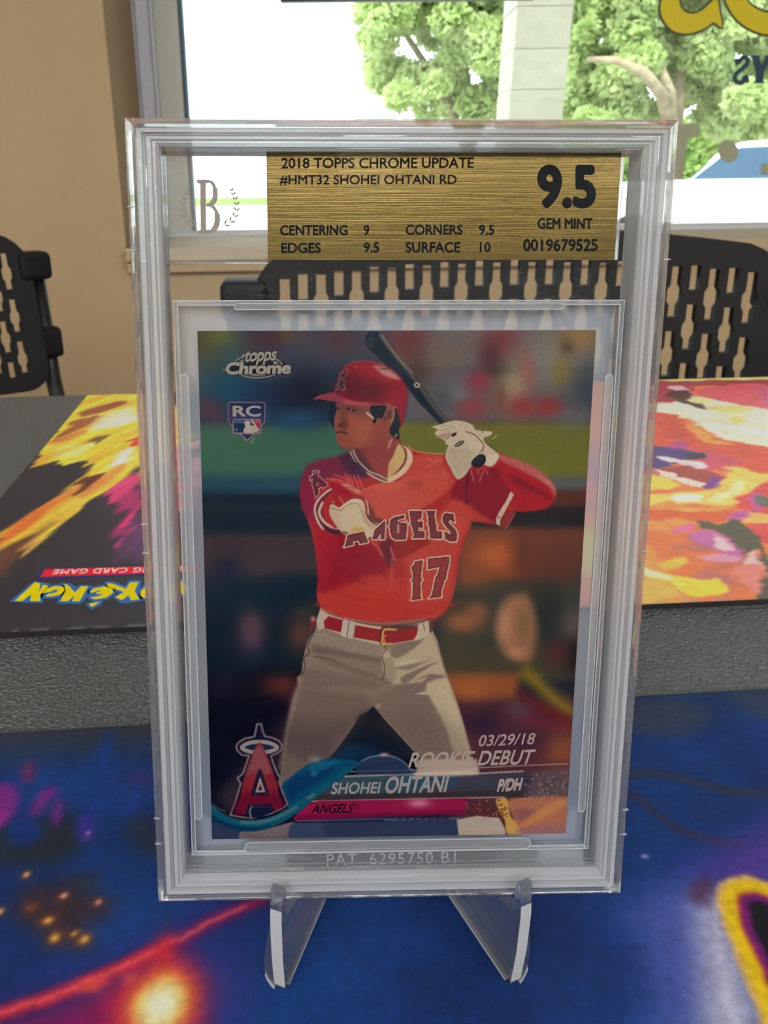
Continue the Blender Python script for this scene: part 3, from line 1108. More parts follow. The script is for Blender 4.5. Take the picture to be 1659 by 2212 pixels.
M_rubber = pbr('black_mat_rubber', (20, 20, 21), 0.8, bump=('noise', 900.0, 0.3, 0.0004))
M_cloth = print_mat('printed_cloth', 0.75, 0.25, bump=('noise', 2600.0, 0.35, 0.0003, 2.0))
M_cloth2 = print_mat('printed_smooth_cloth', 0.5, 0.5, bump=('noise', 2200.0, 0.15, 0.0003, 2.0))
MT = 2.0

# ------------------------------------------------------------------ far mat (flame print)
FM0 = tinv(-160.66, 524.92)                  # far left corner, table-aligned
FMW, FMD = 610.0, 312.7
fm = empty('playmat', (*tloc(FM0[0], FM0[1]), 0), MYAW)
tag(fm, 'flame-printed playmat behind the slab, lying upside down to the camera', 'playmat')
def far_l(x, y):                             # photo -> mat-local mm (origin: far left corner)
    g = tinv(*on_ground(x, y, MT)); return (g[0] - FM0[0], g[1] - FM0[1])
MB().prism(round_poly(0, -FMD, FMW, 0, 6), 0, MT - 0.1).build('rubber_base', M_rubber, fm)
xs = np.r_[np.arange(0.4, 520, 1.0), np.arange(520, FMW - 0.4, 4.0), FMW - 0.4]
ys = np.r_[np.arange(-FMD + 0.4, -0.4, 0.95), -0.4]
Xg, Yg = np.meshgrid(xs, ys)
wq = np.clip((Xg - 200) / 80, 0, 1)
WX = Xg + wq * ((fbm(Xg / 22, Yg / 16, 61) - .5) * 14 + (fbm(Xg / 6, Yg / 5, 62, 3) - .5) * 5)
WY = Yg + wq * ((fbm(Xg / 24, Yg / 14, 63) - .5) * 9 + (fbm(Xg / 6, Yg / 4, 64, 3) - .5) * 4)
sA, sB = Xg * 0.45 + Yg * 0.9, Xg * 0.9 - Yg * 0.45      # along and across the sweep of fire
wd_ = (fbm(sA / 70, sB / 4.5, 65, 4) - .5) * 34 * (1 - wq)
WX, WY = WX + wd_ * 0.45, WY + wd_ * 0.9
P_ = Painter(WX, WY, (232, 120, 62))
z7 = lambda x, y: far_l(x / 2.874, 830 + y / 2.874)
z8 = lambda x, y: far_l(1240 + x / 2.912, 800 + y / 2.912)
def F7(pts, col, soft=6, alpha=1.0, curve=3): P_.fill([z7(*p) for p in pts], col, soft * 0.6, alpha, curve)
def F8(pts, col, soft=3, alpha=1.0, curve=3): P_.fill([z8(*p) for p in pts], col, soft * 0.55, alpha, curve)
# middle, mostly hidden by the card: mixed flames
n1 = fbm(Xg / 38 + 3, Yg / 30, 4); n2 = fbm(Xg / 55, Yg / 22 + 5, 9)
def mixin(mask, col):
    P_.I = P_.I * (1 - mask[..., None]) + np.array(col, float) * mask[..., None]
mixin(np.clip((n1 - 0.5) * 5, 0, 1), (250, 205, 90))
mixin(np.clip((n2 - 0.52) * 5, 0, 1) * 0.9, (232, 96, 120))
mixin(np.clip((0.42 - n1) * 6, 0, 1) * 0.7, (150, 90, 150))
# left third: night with a sweep of yellow fire
lx = np.clip((150 - Xg) / 40, 0, 1)
mixin(lx, (44, 40, 52))
F7([(480, 60), (1000, 30), (1080, 180), (1080, 380), (900, 480), (700, 640), (540, 730), (480, 800), (300, 940), (100, 1095), (220, 960), (100, 985), (-60, 1060), (-60, 960), (150, 840), (330, 710), (430, 640), (560, 510), (470, 480), (330, 492), (150, 540), (200, 470), (300, 330), (400, 200), (470, 90)], (246, 206, 60), 5)
F7([(-80, 1000), (150, 830), (330, 710), (430, 660), (420, 700), (260, 800), (120, 930), (-60, 1040)], (240, 130, 60), 8)
F7([(560, 150), (720, 110), (830, 100), (700, 150), (560, 190), (470, 195)], (158, 84, 52), 6)
F7([(430, 240), (560, 200), (700, 185), (560, 250), (450, 300), (390, 330)], (168, 92, 56), 6)
F7([(380, 330), (480, 290), (600, 270), (470, 330), (340, 370)], (214, 140, 70), 7)
F7([(470, 620), (560, 560), (600, 560), (560, 640), (470, 690), (430, 700)], (96, 40, 34), 6)
F7([(520, 370), (590, 330), (620, 340), (560, 390)], (120, 92, 40), 6)
F7([(300, 420), (440, 380), (560, 400), (480, 440), (280, 480)], (250, 234, 120), 8)
F7([(620, 210), (780, 150), (900, 190), (760, 260), (620, 280)], (250, 240, 180), 14)
F7([(700, 450), (790, 400), (820, 440), (760, 500), (690, 500)], (252, 246, 210), 8)
F7([(790, 350), (850, 330), (870, 380), (810, 390)], (226, 64, 46), 5)
F7([(560, 620), (700, 520), (760, 540), (640, 640), (520, 700)], (240, 150, 70), 9)
F7([(240, 860), (420, 730), (520, 690), (460, 770), (300, 900)], (248, 214, 80), 6)
F7([(190, 960), (420, 830), (300, 900), (210, 1000), (110, 1080)], (236, 180, 90), 5)
F7([(40, 1000), (210, 930), (300, 870), (180, 1000), (80, 1090), (0, 1200), (-80, 1200), (-80, 1080)], (120, 70, 44), 14, 0.8)
F7([(690, 680), (850, 560), (900, 540), (880, 760), (820, 900), (750, 1010), (720, 960), (760, 800)], (176, 34, 104), 12)
F7([(690, 640), (850, 550), (870, 610), (720, 720)], (224, 60, 120), 8)
F7([(800, 820), (850, 780), (870, 830), (800, 860)], (240, 40, 110), 5)
F7([(740, 980), (790, 880), (800, 900), (770, 990)], (214, 50, 130), 5)
F7([(820, 880), (960, 760), (1050, 820), (960, 1080), (780, 1090)], (110, 52, 116), 20, 0.8)
F7([(900, 160), (1070, 120), (1200, 300), (1180, 420), (1000, 520), (880, 560)], (240, 190, 70), 10)
F7([(1040, 420), (1200, 380), (1260, 700), (1100, 760)], (206, 120, 140), 16)
sx_, sy_ = z7(0, 1000)
stk = fbm((Xg * 0.45 + Yg * 0.9) / 60 + 2, (Xg * 0.9 - Yg * 0.45) / 5, 21, 4)
yel = np.clip((P_.I[..., 0] - 150) / 80, 0, 1) * lx
P_.I *= (1 + (stk - 0.5)[..., None] * np.array([0.25, 0.55, 0.9]) * yel[..., None])
# right third: painted blaze
wr = np.clip((Xg - 300) / 60, 0, 1)
mixin(wr, (238, 128, 64))
F8([(380, 28), (700, 34), (1300, 20), (1300, 60), (380, 66)], (232, 222, 140), 2)
F8([(380, 70), (700, 66), (1300, 62), (1300, 120), (1000, 100), (600, 96), (380, 110)], (170, 60, 66), 3)
F8([(400, 90), (700, 80), (760, 130), (640, 190), (400, 180)], (176, 50, 74), 4)
F8([(600, 140), (700, 120), (760, 150), (660, 190)], (90, 48, 40), 3)
F8([(620, 100), (700, 96), (720, 120), (640, 124)], (236, 190, 200), 2)
F8([(760, 130), (900, 100), (1240, 100), (1300, 300), (1100, 230), (900, 190)], (230, 92, 104), 6)
F8([(1120, 120), (1300, 110), (1300, 220), (1180, 190)], (214, 90, 120), 6)
F8([(420, 210), (560, 205), (720, 165), (860, 180), (1050, 215), (1300, 280), (1300, 500), (1050, 450), (880, 410), (740, 320), (600, 275), (420, 250)], (244, 236, 208), 5)
F8([(700, 165), (790, 200), (860, 245), (760, 225), (640, 190)], (90, 50, 48), 3)
F8([(960, 300), (1030, 290), (1070, 315), (1010, 335)], (242, 220, 100), 4)
F8([(860, 230), (1000, 215), (1150, 250), (1060, 280), (900, 260)], (244, 228, 140), 8)
F8([(700, 180), (800, 170), (860, 200), (760, 210)], (244, 230, 150), 5)
F8([(420, 270), (600, 278), (700, 320), (800, 390), (1000, 450), (1300, 510), (1300, 660), (960, 600), (760, 540), (420, 480)], (222, 84, 52), 5)
F8([(730, 340), (870, 420), (1000, 460), (860, 450), (740, 390)], (246, 160, 70), 4)
F8([(560, 290), (660, 320), (720, 400), (600, 420)], (208, 70, 46), 8, 0.8)
F8([(600, 490), (820, 500), (1000, 560), (1000, 620), (820, 620)], (212, 80, 100), 6)
F8([(640, 450), (720, 440), (700, 480), (560, 480)], (190, 70, 140), 4)
F8([(380, 480), (560, 478), (700, 505), (790, 530), (780, 562), (640, 580), (540, 620), (380, 600)], (88, 58, 124), 3)
F8([(700, 525), (780, 525), (785, 560), (720, 560)], (60, 40, 60), 2.5)
F8([(540, 545), (640, 562), (780, 585), (885, 620), (760, 612), (640, 590)], (240, 214, 218), 2)
F8([(640, 600), (800, 620), (900, 650), (920, 720), (820, 730), (640, 680), (520, 650)], (168, 68, 58), 4)
F8([(800, 700), (880, 660), (920, 690), (880, 730), (800, 730)], (130, 56, 150), 4)
F8([(520, 620), (580, 635), (690, 675), (800, 705), (770, 725), (640, 700), (540, 660)], (240, 216, 200), 2)
F8([(420, 660), (540, 670), (640, 720), (560, 740), (420, 740)], (250, 214, 80), 5)
F8([(700, 760), (860, 740), (940, 660), (1010, 610), (1130, 640), (1230, 640), (1300, 660), (1180, 720), (1090, 770), (1000, 840), (860, 850), (700, 850), (560, 830), (420, 850), (420, 780)], (250, 206, 96), 5)
F8([(580, 790), (700, 780), (790, 800), (760, 835), (640, 830)], (252, 244, 214), 4)
F8([(960, 720), (1040, 700), (1020, 780), (900, 830), (840, 810)], (250, 234, 170), 5)
F8([(1020, 860), (1110, 760), (1200, 720), (1300, 720), (1300, 900), (1160, 880)], (228, 72, 70), 5)
F8([(1130, 770), (1190, 760), (1210, 800), (1170, 900), (1120, 860)], (206, 80, 140), 3)
F8([(1170, 780), (1300, 790), (1300, 850), (1200, 850)], (110, 100, 90), 3)
F8([(420, 880), (700, 900), (900, 890), (1020, 870), (900, 960), (640, 940), (420, 950)], (226, 98, 46), 6)
F8([(980, 900), (1080, 880), (1130, 900), (1040, 950), (960, 950)], (206, 90, 160), 4)
F8([(1060, 920), (1160, 890), (1300, 930), (1300, 970), (1100, 960)], (250, 190, 100), 4)
F8([(1100, 970), (1300, 980), (1300, 1100), (1170, 1070)], (228, 76, 76), 4)
F8([(690, 945), (800, 950), (900, 970), (1010, 930), (1100, 990), (1170, 1080), (1230, 1180), (1300, 1260), (1300, 1330), (1220, 1230), (1190, 1150), (1150, 1130), (1110, 1175), (1040, 1110), (960, 1040), (880, 1010), (790, 990)], (96, 86, 62), 2.5)
F8([(570, 1000), (680, 960), (730, 980), (720, 1010), (600, 1030)], (228, 110, 160), 5)
F8([(700, 1040), (790, 1000), (900, 1020), (1020, 1080), (1100, 1190), (1020, 1180), (900, 1110), (760, 1080)], (204, 106, 168), 5)
F8([(880, 1040), (980, 1070), (1040, 1130), (960, 1120)], (236, 196, 200), 4)
F8([(820, 1180), (960, 1160), (1110, 1200), (1000, 1220)], (226, 150, 180), 4)
F8([(1140, 1140), (1200, 1200), (1210, 1260), (1140, 1240)], (240, 196, 190), 4)
F8([(1060, 1260), (1220, 1230), (1190, 1340), (1120, 1400), (1040, 1330)], (236, 134, 124), 7)
F8([(1200, 1330), (1300, 1280), (1300, 1450), (1130, 1420)], (92, 82, 64), 4)
F8([(380, 1230), (500, 1240), (640, 1290), (780, 1320), (920, 1320), (890, 1390), (740, 1405), (620, 1370), (500, 1300), (380, 1280)], (250, 214, 56), 5)
F8([(470, 1230), (560, 1260), (660, 1320), (600, 1340), (480, 1280)], (250, 240, 190), 4)
F8([(600, 1200), (760, 1200), (740, 1250), (620, 1240)], (250, 196, 60), 5)
F8([(380, 1340), (560, 1360), (640, 1400), (500, 1440), (380, 1430)], (250, 190, 80), 6)
tex = fbm(Xg / 9, Yg / 7, 31, 4)
P_.I *= (1 + (tex - 0.5)[..., None] * np.array([0.10, 0.22, 0.30]) * wr[..., None])
tex = fbm(Xg / 3, Yg / 3, 33, 2)
P_.I *= 1 + (tex[..., None] - 0.5) * 0.12
edge = np.clip((3.0 - (Yg + FMD)) / 2, 0, 1) * (tex > 0.55)
mixin(edge * 0.5, (150, 145, 150))
grid_print('printed_cloth', xs, ys, MT, np.clip(nlin(P_.I) * MAT_GAIN, 0, 0.92), M_cloth2, fm)
# logo lettering on the far mat (upside down for the camera)
M_ly = ink('logo_yellow', (252, 214, 10), MAT_GAIN, 0.6)
M_lb = ink('logo_blue', (62, 112, 180), MAT_GAIN, 0.6)
M_ld = ink('logo_navy', (40, 56, 120), MAT_GAIN, 0.6)
M_lr = ink('logo_red', (240, 40, 58), MAT_GAIN, 0.6)
M_lw = ink('logo_white', (248, 214, 204), MAT_GAIN, 0.6)
zl = lambda x, y: far_l(x / 3.95, 1180 + y / 3.95)
def flat(name, pts, mat, lift, parent=fm):
    MB().prism([zl(*p) for p in pts], MT + lift, MT + lift + 0.03).build(name, mat, parent)
logo = [  # each letter: yellow shape, blue surround
    ([(125, 468), (300, 308), (345, 318), (330, 395), (368, 330), (415, 340), (340, 420), (345, 470), (258, 468), (265, 412), (190, 468)], [(80, 472), (290, 300), (430, 318), (425, 345), (365, 425), (370, 486), (240, 482)]),
    ([(362, 400), (400, 362), (470, 340), (535, 345), (552, 375), (520, 412), (445, 430), (385, 428), (415, 408), (480, 395), (500, 375), (470, 370), (420, 392)], [(345, 395), (390, 345), (500, 322), (570, 345), (560, 400), (500, 440), (400, 448), (350, 440)]),
    ([(515, 472), (560, 380), (548, 322), (575, 330), (640, 395), (690, 345), (752, 342), (728, 385), (680, 470), (615, 470), (640, 420), (580, 470)], [(482, 492), (530, 385), (515, 310), (600, 318), (650, 350), (690, 328), (790, 338), (740, 440), (690, 492)]),
    ([(765, 390), (800, 360), (890, 345), (960, 362), (965, 400), (905, 440), (810, 455), (770, 440), (850, 425), (890, 405), (840, 412), (815, 400), (870, 380), (840, 378), (790, 398)], [(745, 385), (790, 345), (900, 325), (985, 355), (985, 405), (920, 455), (800, 475), (750, 450)]),
    ([(762, 490), (855, 474), (795, 515), (770, 512)], [(728, 490), (880, 458), (870, 498), (775, 540)]),
    ([(912, 318), (960, 320), (1075, 365), (1110, 310), (1180, 308), (1150, 385), (1190, 455), (1120, 462), (1095, 420), (1040, 462), (985, 435), (1062, 392), (920, 345)], [(890, 300), (970, 302), (1070, 340), (1100, 292), (1215, 290), (1185, 385), (1225, 462), (1100, 485), (1030, 486), (965, 440), (1020, 400), (905, 355)]),
    ([(1200, 385), (1240, 345), (1320, 330), (1390, 350), (1385, 400), (1320, 440), (1240, 445), (1200, 425)], [(1185, 380), (1230, 325), (1330, 308), (1410, 340), (1405, 410), (1330, 460), (1230, 465), (1185, 440)]),
    ([(1400, 470), (1440, 330), (1500, 290), (1560, 300), (1600, 340), (1590, 400), (1520, 420), (1500, 470)], [(1380, 490), (1420, 320), (1490, 270), (1580, 280), (1620, 335), (1610, 415), (1545, 440), (1520, 490)]),
]
for ys_, bs in logo:
    flat('logo_surround', bs, M_lb, 0.01)
for ys_, bs in logo:
    flat('logo_letter', ys_, M_ly, 0.06)
flat('logo_banner_edge', [(305, 275), (345, 225), (395, 190), (1700, 152), (1700, 240)], M_ld, 0.01)
flat('logo_banner', [(345, 262), (385, 198), (1690, 158), (1690, 218)], M_lr, 0.05)
text_fit('logo_banner_lettering', 'TRADING CARD GAME', zl(1625, 172), zl(470, 200), zl(1615, 212), lambda x, y: (x, y, MT + 0.09), M_lw, fm, bold=0.02, spacing=1.1)

# ------------------------------------------------------------------ near mat (blue nebula print)
NY = radians(4.1)
nm_o = np.array([-36.0, 169.3])
def near_l(x, y):
    g = np.array(on_ground(x, y, MT)) - nm_o
    return (g[0] * cos(NY) + g[1] * sin(NY), -g[0] * sin(NY) + g[1] * cos(NY))
nm = empty('playmat', (nm_o[0], nm_o[1], 0), NY)
tag(nm, 'dark blue nebula-printed playmat under the slab stand', 'playmat')
NX0, NX1, ND = -240.0, 370.0, 350.0
MB().prism(round_poly(NX0, -ND, NX1, 0, 6), 0, MT - 0.1).build('rubber_base', M_rubber, nm)
xs = np.r_[np.arange(NX0 + .4, -95, 5.0), np.arange(-95, 195, 0.5), np.arange(195, NX1, 5.0), NX1 - .4]
ys = np.r_[np.arange(-ND + .4, -115, 5.0), np.arange(-115, -0.4, 0.5), -0.4]
Xg, Yg = np.meshgrid(xs, ys)
P_ = Painter(Xg + (fbm(Xg / 9, Yg / 8, 66, 3) - .5) * 1.6, Yg + (fbm(Xg / 9, Yg / 8, 67, 3) - .5) * 1.6, (14, 58, 128))
n1 = fbm(Xg / 26 + 7, Yg / 20, 41); n2 = fbm(Xg / 14, Yg / 30 + 3, 43)
mixin(np.clip((n1 - 0.5) * 4, 0, 1) * 0.5, (22, 74, 150))
mixin(np.clip((0.46 - n1) * 5, 0, 1) * 0.55, (16, 36, 92))
za = lambda x, y: near_l(x / 2.37, 1480 + y / 2.37)
zb_ = lambda x, y: near_l(1000 + x / 2.517, 1480 + y / 2.517)
def NA(pts, col, soft=8, alpha=1.0, curve=3): P_.fill([za(*p) for p in pts], col, soft * 0.65, alpha, curve)
def NB(pts, col, soft=8, alpha=1.0, curve=3): P_.fill([zb_(*p) for p in pts], col, soft * 0.5, alpha, curve)
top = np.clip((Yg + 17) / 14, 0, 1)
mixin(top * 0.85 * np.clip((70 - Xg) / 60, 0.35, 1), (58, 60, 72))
NA([(-100, 640), (150, 700), (330, 640), (420, 760), (330, 900), (100, 920), (-100, 900)], (34, 40, 52), 12, 0.9)
NA([(640, 700), (760, 660), (900, 760), (860, 880), (700, 850)], (40, 48, 66), 10, 0.8)
NA([(-60, 520), (60, 500), (110, 580), (60, 700), (-60, 740)], (128, 42, 140), 6)
NA([(-60, 660), (40, 660), (-60, 760)], (168, 40, 150), 4)
NA([(110, 420), (170, 390), (190, 460), (140, 500)], (110, 50, 110), 6)
NA([(160, 640), (230, 530), (300, 540), (240, 620), (170, 680)], (120, 44, 140), 5)
NA([(250, 660), (310, 580), (320, 640), (280, 720)], (110, 44, 140), 5)
NA([(40, 740), (110, 670), (200, 730), (170, 800), (60, 810)], (16, 54, 130), 6)
NA([(420, 470), (520, 300), (560, 240), (600, 400), (640, 560), (560, 660), (450, 620)], (16, 66, 148), 8)
NA([(600, 540), (720, 480), (760, 560), (700, 680), (600, 660)], (24, 66, 150), 8)
NA([(400, 680), (460, 640), (500, 720), (440, 780), (390, 740)], (54, 50, 150), 6)
NA([(640, 460), (760, 440), (780, 500), (680, 500)], (70, 50, 120), 7, 0.7)
P_.blob(za(455, 750), (0.5, 0.6), (225, 160, 240), 1.0)
P_.blob(za(440, 780), (1.5, 1.5), (100, 70, 170), 0.7)
NA([(120, 1050), (330, 1020), (520, 1080), (560, 1160), (420, 1240), (440, 1340), (280, 1330), (200, 1260), (100, 1180)], (66, 40, 44), 12, 0.85)
NA([(330, 1000), (440, 960), (500, 1000), (420, 1050)], (50, 48, 62), 8, 0.8)
for px_, py_, rr, col in [(132, 975, 1.5, (250, 190, 150)), (330, 1072, 1.4, (250, 180, 170)), (492, 1103, 1.2, (250, 160, 140)), (250, 1200, 1.9, (250, 190, 80)), (280, 1290, 2.0, (240, 180, 70)), (380, 1268, 1.3, (240, 180, 90)), (425, 1302, 1.9, (246, 186, 90)), (10, 1155, 1.6, (240, 190, 150)), (170, 1130, 1.6, (120, 70, 50))]:
    P_.blob(za(px_, py_), (rr * 0.9, rr * 0.9), (150, 80, 40), 0.7)
    P_.blob(za(px_, py_), (rr * 0.42, rr * 0.42), col, 1.0)
# comet trail and its sun
tr = [(-260, 1790), (0, 1680), (260, 1590), (520, 1480), (760, 1380), (950, 1290), (1100, 1200), (1260, 1130), (1360, 1090)]
trg = [za(*p) for p in tr]
P_.stroke(trg, 5, (70, 26, 110), 12, 0.7, 3)
NA([(-100, 1820), (300, 1640), (640, 1480), (900, 1360), (1010, 1440), (1040, 1600), (1000, 1900), (-100, 2000)], (150, 16, 90), 14, 0.85)
NA([(1000, 1700), (1060, 1420), (1200, 1340), (1280, 1500), (1180, 1740)], (60, 40, 130), 22, 0.6)
NA([(560, 1760), (640, 1560), (760, 1500), (700, 1900), (560, 1900)], (190, 20, 92), 16, 0.7)
P_.stroke(trg, 2.0, (188, 20, 84), 4.0, 0.95, 3)
P_.stroke(trg[1:5], 2.0, (240, 50, 60), 3.5, 0.9, 3)
for k in range(60):
    u = k / 59
    s_ = u * (len(tr) - 2)
    i = int(s_); f_ = s_ - i
    x = tr[i][0] * (1 - f_) + tr[i + 1][0] * f_; y = tr[i][1] * (1 - f_) + tr[i + 1][1] * f_
    P_.blob(za(x + r_.uniform(-4, 4), y + r_.uniform(-5, 5)), (0.55, 0.55), (250, 120, 120), 0.6)
P_.blob(za(470, 1530), (2.6, 1.6), (250, 90, 70), 0.8)
P_.blob(za(840, 1400), (2.0, 5), (226, 40, 40), 0.7)
P_.blob(za(660, 1500), (1.4, 1.6), (246, 110, 120), 0.7)
P_.blob(za(825, 1620), (8.6, 8.0), (226, 44, 70), 0.95, p=1.6)
P_.blob(za(825, 1625), (6.6, 7.0), (246, 120, 60), 1.0, p=2.0)
P_.blob(za(825, 1640), (4.9, 5.6), (252, 220, 100), 1.0, p=2.0)
P_.blob(za(825, 1640), (3.4, 4.2), (255, 250, 214), 1.0, p=1.6)
# right side
P_.stroke([zb_(*p) for p in [(860, 500), (1000, 480), (1150, 500), (1300, 540), (1480, 580), (1760, 600)]], 2.8, (52, 56, 84), 2.6, 0.95, 3)
P_.stroke([zb_(*p) for p in [(860, 570), (960, 620), (1080, 720), (1200, 800), (1320, 840), (1500, 870)]], 2.2, (50, 48, 82), 2.4, 0.95, 3)
NB([(860, 120), (1100, 80), (1320, 130), (1300, 240), (1100, 280), (860, 240)], (58, 66, 92), 14, 0.8)
NB([(1480, 40), (1760, 20), (1760, 180), (1560, 150)], (66, 70, 90), 14, 0.7)
P_.blob(zb_(985, 930), (0.9, 0.6), (190, 170, 230), 0.9)
NB([(1240, 1000), (1420, 900), (1760, 700), (1760, 1100), (1450, 1120), (1300, 1150)], (92, 62, 160), 26, 0.9)
NB([(900, 1240), (1100, 1080), (1300, 1100), (1420, 1300), (1460, 1900), (1000, 2000), (1020, 1700), (960, 1400)], (84, 96, 180), 26, 0.9)
NB([(1260, 1240), (1400, 1150), (1480, 1400), (1600, 1800), (1640, 2100), (1340, 2050), (1300, 1600)], (206, 200, 226), 20, 0.95)
NB([(1240, 1100), (1340, 1060), (1340, 1180), (1240, 1180)], (86, 48, 80), 8, 0.8)
tri = [(1500, 1180), (1560, 1140), (1640, 1150), (1900, 1290), (2100, 1700), (2150, 2050), (1960, 2160), (1800, 1980), (1700, 1720), (1600, 1480), (1520, 1280)]
tg = [zb_(*p) for p in tri]
P_.bands(smooth_pts(tg, 4), [(4.4, (236, 190, 120)), (3.2, (246, 206, 20)), (0.7, (214, 110, 50)), (0.1, (122, 20, 116)), (-1.7, (18, 16, 26))], 1.7)
weave = fbm(Xg / 1.3, Yg / 1.1, 51, 2)
P_.I *= 1 + (weave[..., None] - 0.5) * 0.22
grid_print('printed_cloth', xs, ys, MT, np.clip(nlin(P_.I) * MAT_GAIN * 0.66, 0, 0.92), M_cloth, nm)

# ================================================================== stand
M_acryl = clear_solid('clear_acrylic', 0.03, 1.49, 0.3, tint=(0.97, 0.985, 1.0), milk=0.06)
M_edge_glow = clear_solid('painted_edge_glow', 0.12, 1.49, 0.05, milk=0.75)  # milky white paints the light caught in the clear plate edges
sb = np.array([14.3, 100.0, MT])
st = empty('card_stand', sb)
tag(st, 'clear acrylic easel stand holding the slab on the blue mat', 'stand')
TH = 2.3
for side, (fx, fy), (bx_, by_) in ((-1, (-7.2, 94.6), (0.2, 113.2)), (1, (35.8, 95.1), (28.3, 113.4))):
    d_ = np.array([bx_ - fx, by_ - fy]); d_ /= np.linalg.norm(d_)
    pn = np.array([d_[1], -d_[0]])
    def PL(s_, z_, t_):
        p = np.array([fx, fy]) + d_ * s_ + pn * t_
        return (p[0] - sb[0], p[1] - sb[1], z_)
    outl = [(0.6, 0), (0, 1.2), (-0.5, 9), (-0.5, 18), (-0.1, 23.4), (0.4, 24.8), (1.2, 24.9), (1.7, 23.6), (1.75, 17.4), (3.0, 16.9), (11.0, 15.2), (13.0, 15.8), (14.2, 20), (22.8, 62), (23.5, 64), (25.5, 64), (26.2, 62), (36, 2), (35.5, 0)]
    MB().prism(outl, -TH / 2, TH / 2, PL).build('side_plate', M_acryl, st, 0.18, 2)
    MB().prism([(-0.1, 1.5), (-0.62, 9), (-0.62, 18), (-0.4, 20.5), (-0.2, 20.5), (-0.42, 18), (-0.42, 9), (0.1, 1.5)], -TH / 2 + .1, TH / 2 - .1, PL).build('front_edge', M_edge_glow, st)
    MB().prism([(1.5, 0.02), (1.5, 0.5), (30, 0.5), (30, 0.02)], -TH / 2 - .05, TH / 2 + .05, PL).build('bottom_edge', M_edge_glow, st)
    MB().prism([(13.6, 16.2), (14.35, 20), (22.9, 61.6), (22.6, 61.6), (14.05, 20), (13.3, 16.2)], -TH / 2 + .1, TH / 2 - .1, PL).build('rest_edge', M_edge_glow, st)
    # rounded outer foot
    def PF(u, z_, t_):
        p = np.array([fx, fy]) + d_ * (0.9 + t_ + 0.75 * u) - pn * side * (-1) * 0 + np.array([side, 0]) * (TH / 2 + u)
        return (p[0] - sb[0], p[1] - sb[1], z_)
    ft = [(0, 0), (0.9, 0.05), (1.8, 0.5), (2.4, 1.5), (2.6, 3.2), (2.4, 7.0), (1.6, 11), (0.6, 15), (0, 17)]
    MB().prism(ft, -0.6, 0.6, PF).build('foot', M_acryl, st, 0.15, 2)
    fe = [(0.0, 0.0), (0.9, 0.02), (1.8, 0.45), (2.45, 1.4), (2.2, 2.2), (1.4, 1.3), (0.0, 1.0)]
    MB().prism(fe, -0.66, 0.66, PF).build('foot_edge', M_edge_glow, st)

# ================================================================== slab, label, card: one tilted frame
RM = Matrix(((E1[0], E2[0], EN[0]), (E1[1], E2[1], EN[1]), (E1[2], E2[2], EN[2]))).to_4x4()
def tilted(name, ox, oy, oz):
    o = bpy.data.objects.new(name, None)
    COL.objects.link(o)
    o.empty_display_size = 0.02
    p = CARD_C + ox * E1 + oy * E2 + oz * EN
    o.matrix_world = Matrix.Translation([v * MM for v in p]) @ RM
    return o, np.array([ox, oy, oz])

class TB(MB):
    """mesh given in card millimetres, stored relative to the thing's origin"""
    def done(s, name, mats, thing, bevel=0.0, seg=2, smooth=False):
        o, org = thing
        s.v = [tuple(np.array(v) - org) for v in s.v]
        return s.build(name, mats, o, bevel, seg, smooth)

SX0, SX1, SY0, SY1 = -41.2, 41.1, -54.2, 75.2
slab = tilted('card_slab', 0, SY0, 0)
tag(slab[0], 'clear plastic grading slab standing upright in the acrylic easel', 'slab')
M_rim = clear_solid('clear_slab_rim', 0.02, 1.49, 0.3, milk=0.14)
M_frost = clear_solid('frosted_slab_frame', 0.20, 1.42, 0.30, bump=('noise', 1500.0, 0.8, 0.0006, 2.0), milk=0.66)
M_sheet = clear_sheet('clear_slab_window', (0.99, 0.993, 0.996), 1.04, 0.0, (0.85, 0.88, 0.92), 0.03, 0.015)
M_sleeve = clear_sheet('hazy_inner_sleeve', (0.97, 0.98, 1.0), 1.25, 0.30, (0.80, 0.85, 0.93), 0.15)
M_sleeve_f = clear_sheet('clear_inner_sleeve', (0.99, 0.993, 1.0), 1.08, 0.0, rough=0.05)
M_rail = clear_solid('clear_sleeve_rail', 0.05, 1.4, 0.30, milk=0.30)

def ring(profile, name, mat, thing=slab, box=None, smooth=False):
    """profile: closed list of (inset, z); insets per side scaled by the frame widths"""
    x0, y0, x1, y1 = box or (SX0, SY0, SX1, SY1)
    q = TB()
    n = len(profile)
    vs = []
    for d, z_ in profile:
        dl, dr, dt, db = d if isinstance(d, tuple) else (d, d, d, d)
        vs += [(x0 + dl, y0 + db, z_), (x1 - dr, y0 + db, z_), (x1 - dr, y1 - dt, z_), (x0 + dl, y1 - dt, z_)]
    fs = []
    for i in range(n):
        j = (i + 1) % n
        for k in range(4):
            k2 = (k + 1) % 4
            fs.append((i * 4 + k, i * 4 + k2, j * 4 + k2, j * 4 + k))
    q.add(vs, fs)
    return q.done(name, mat, thing, smooth=smooth)

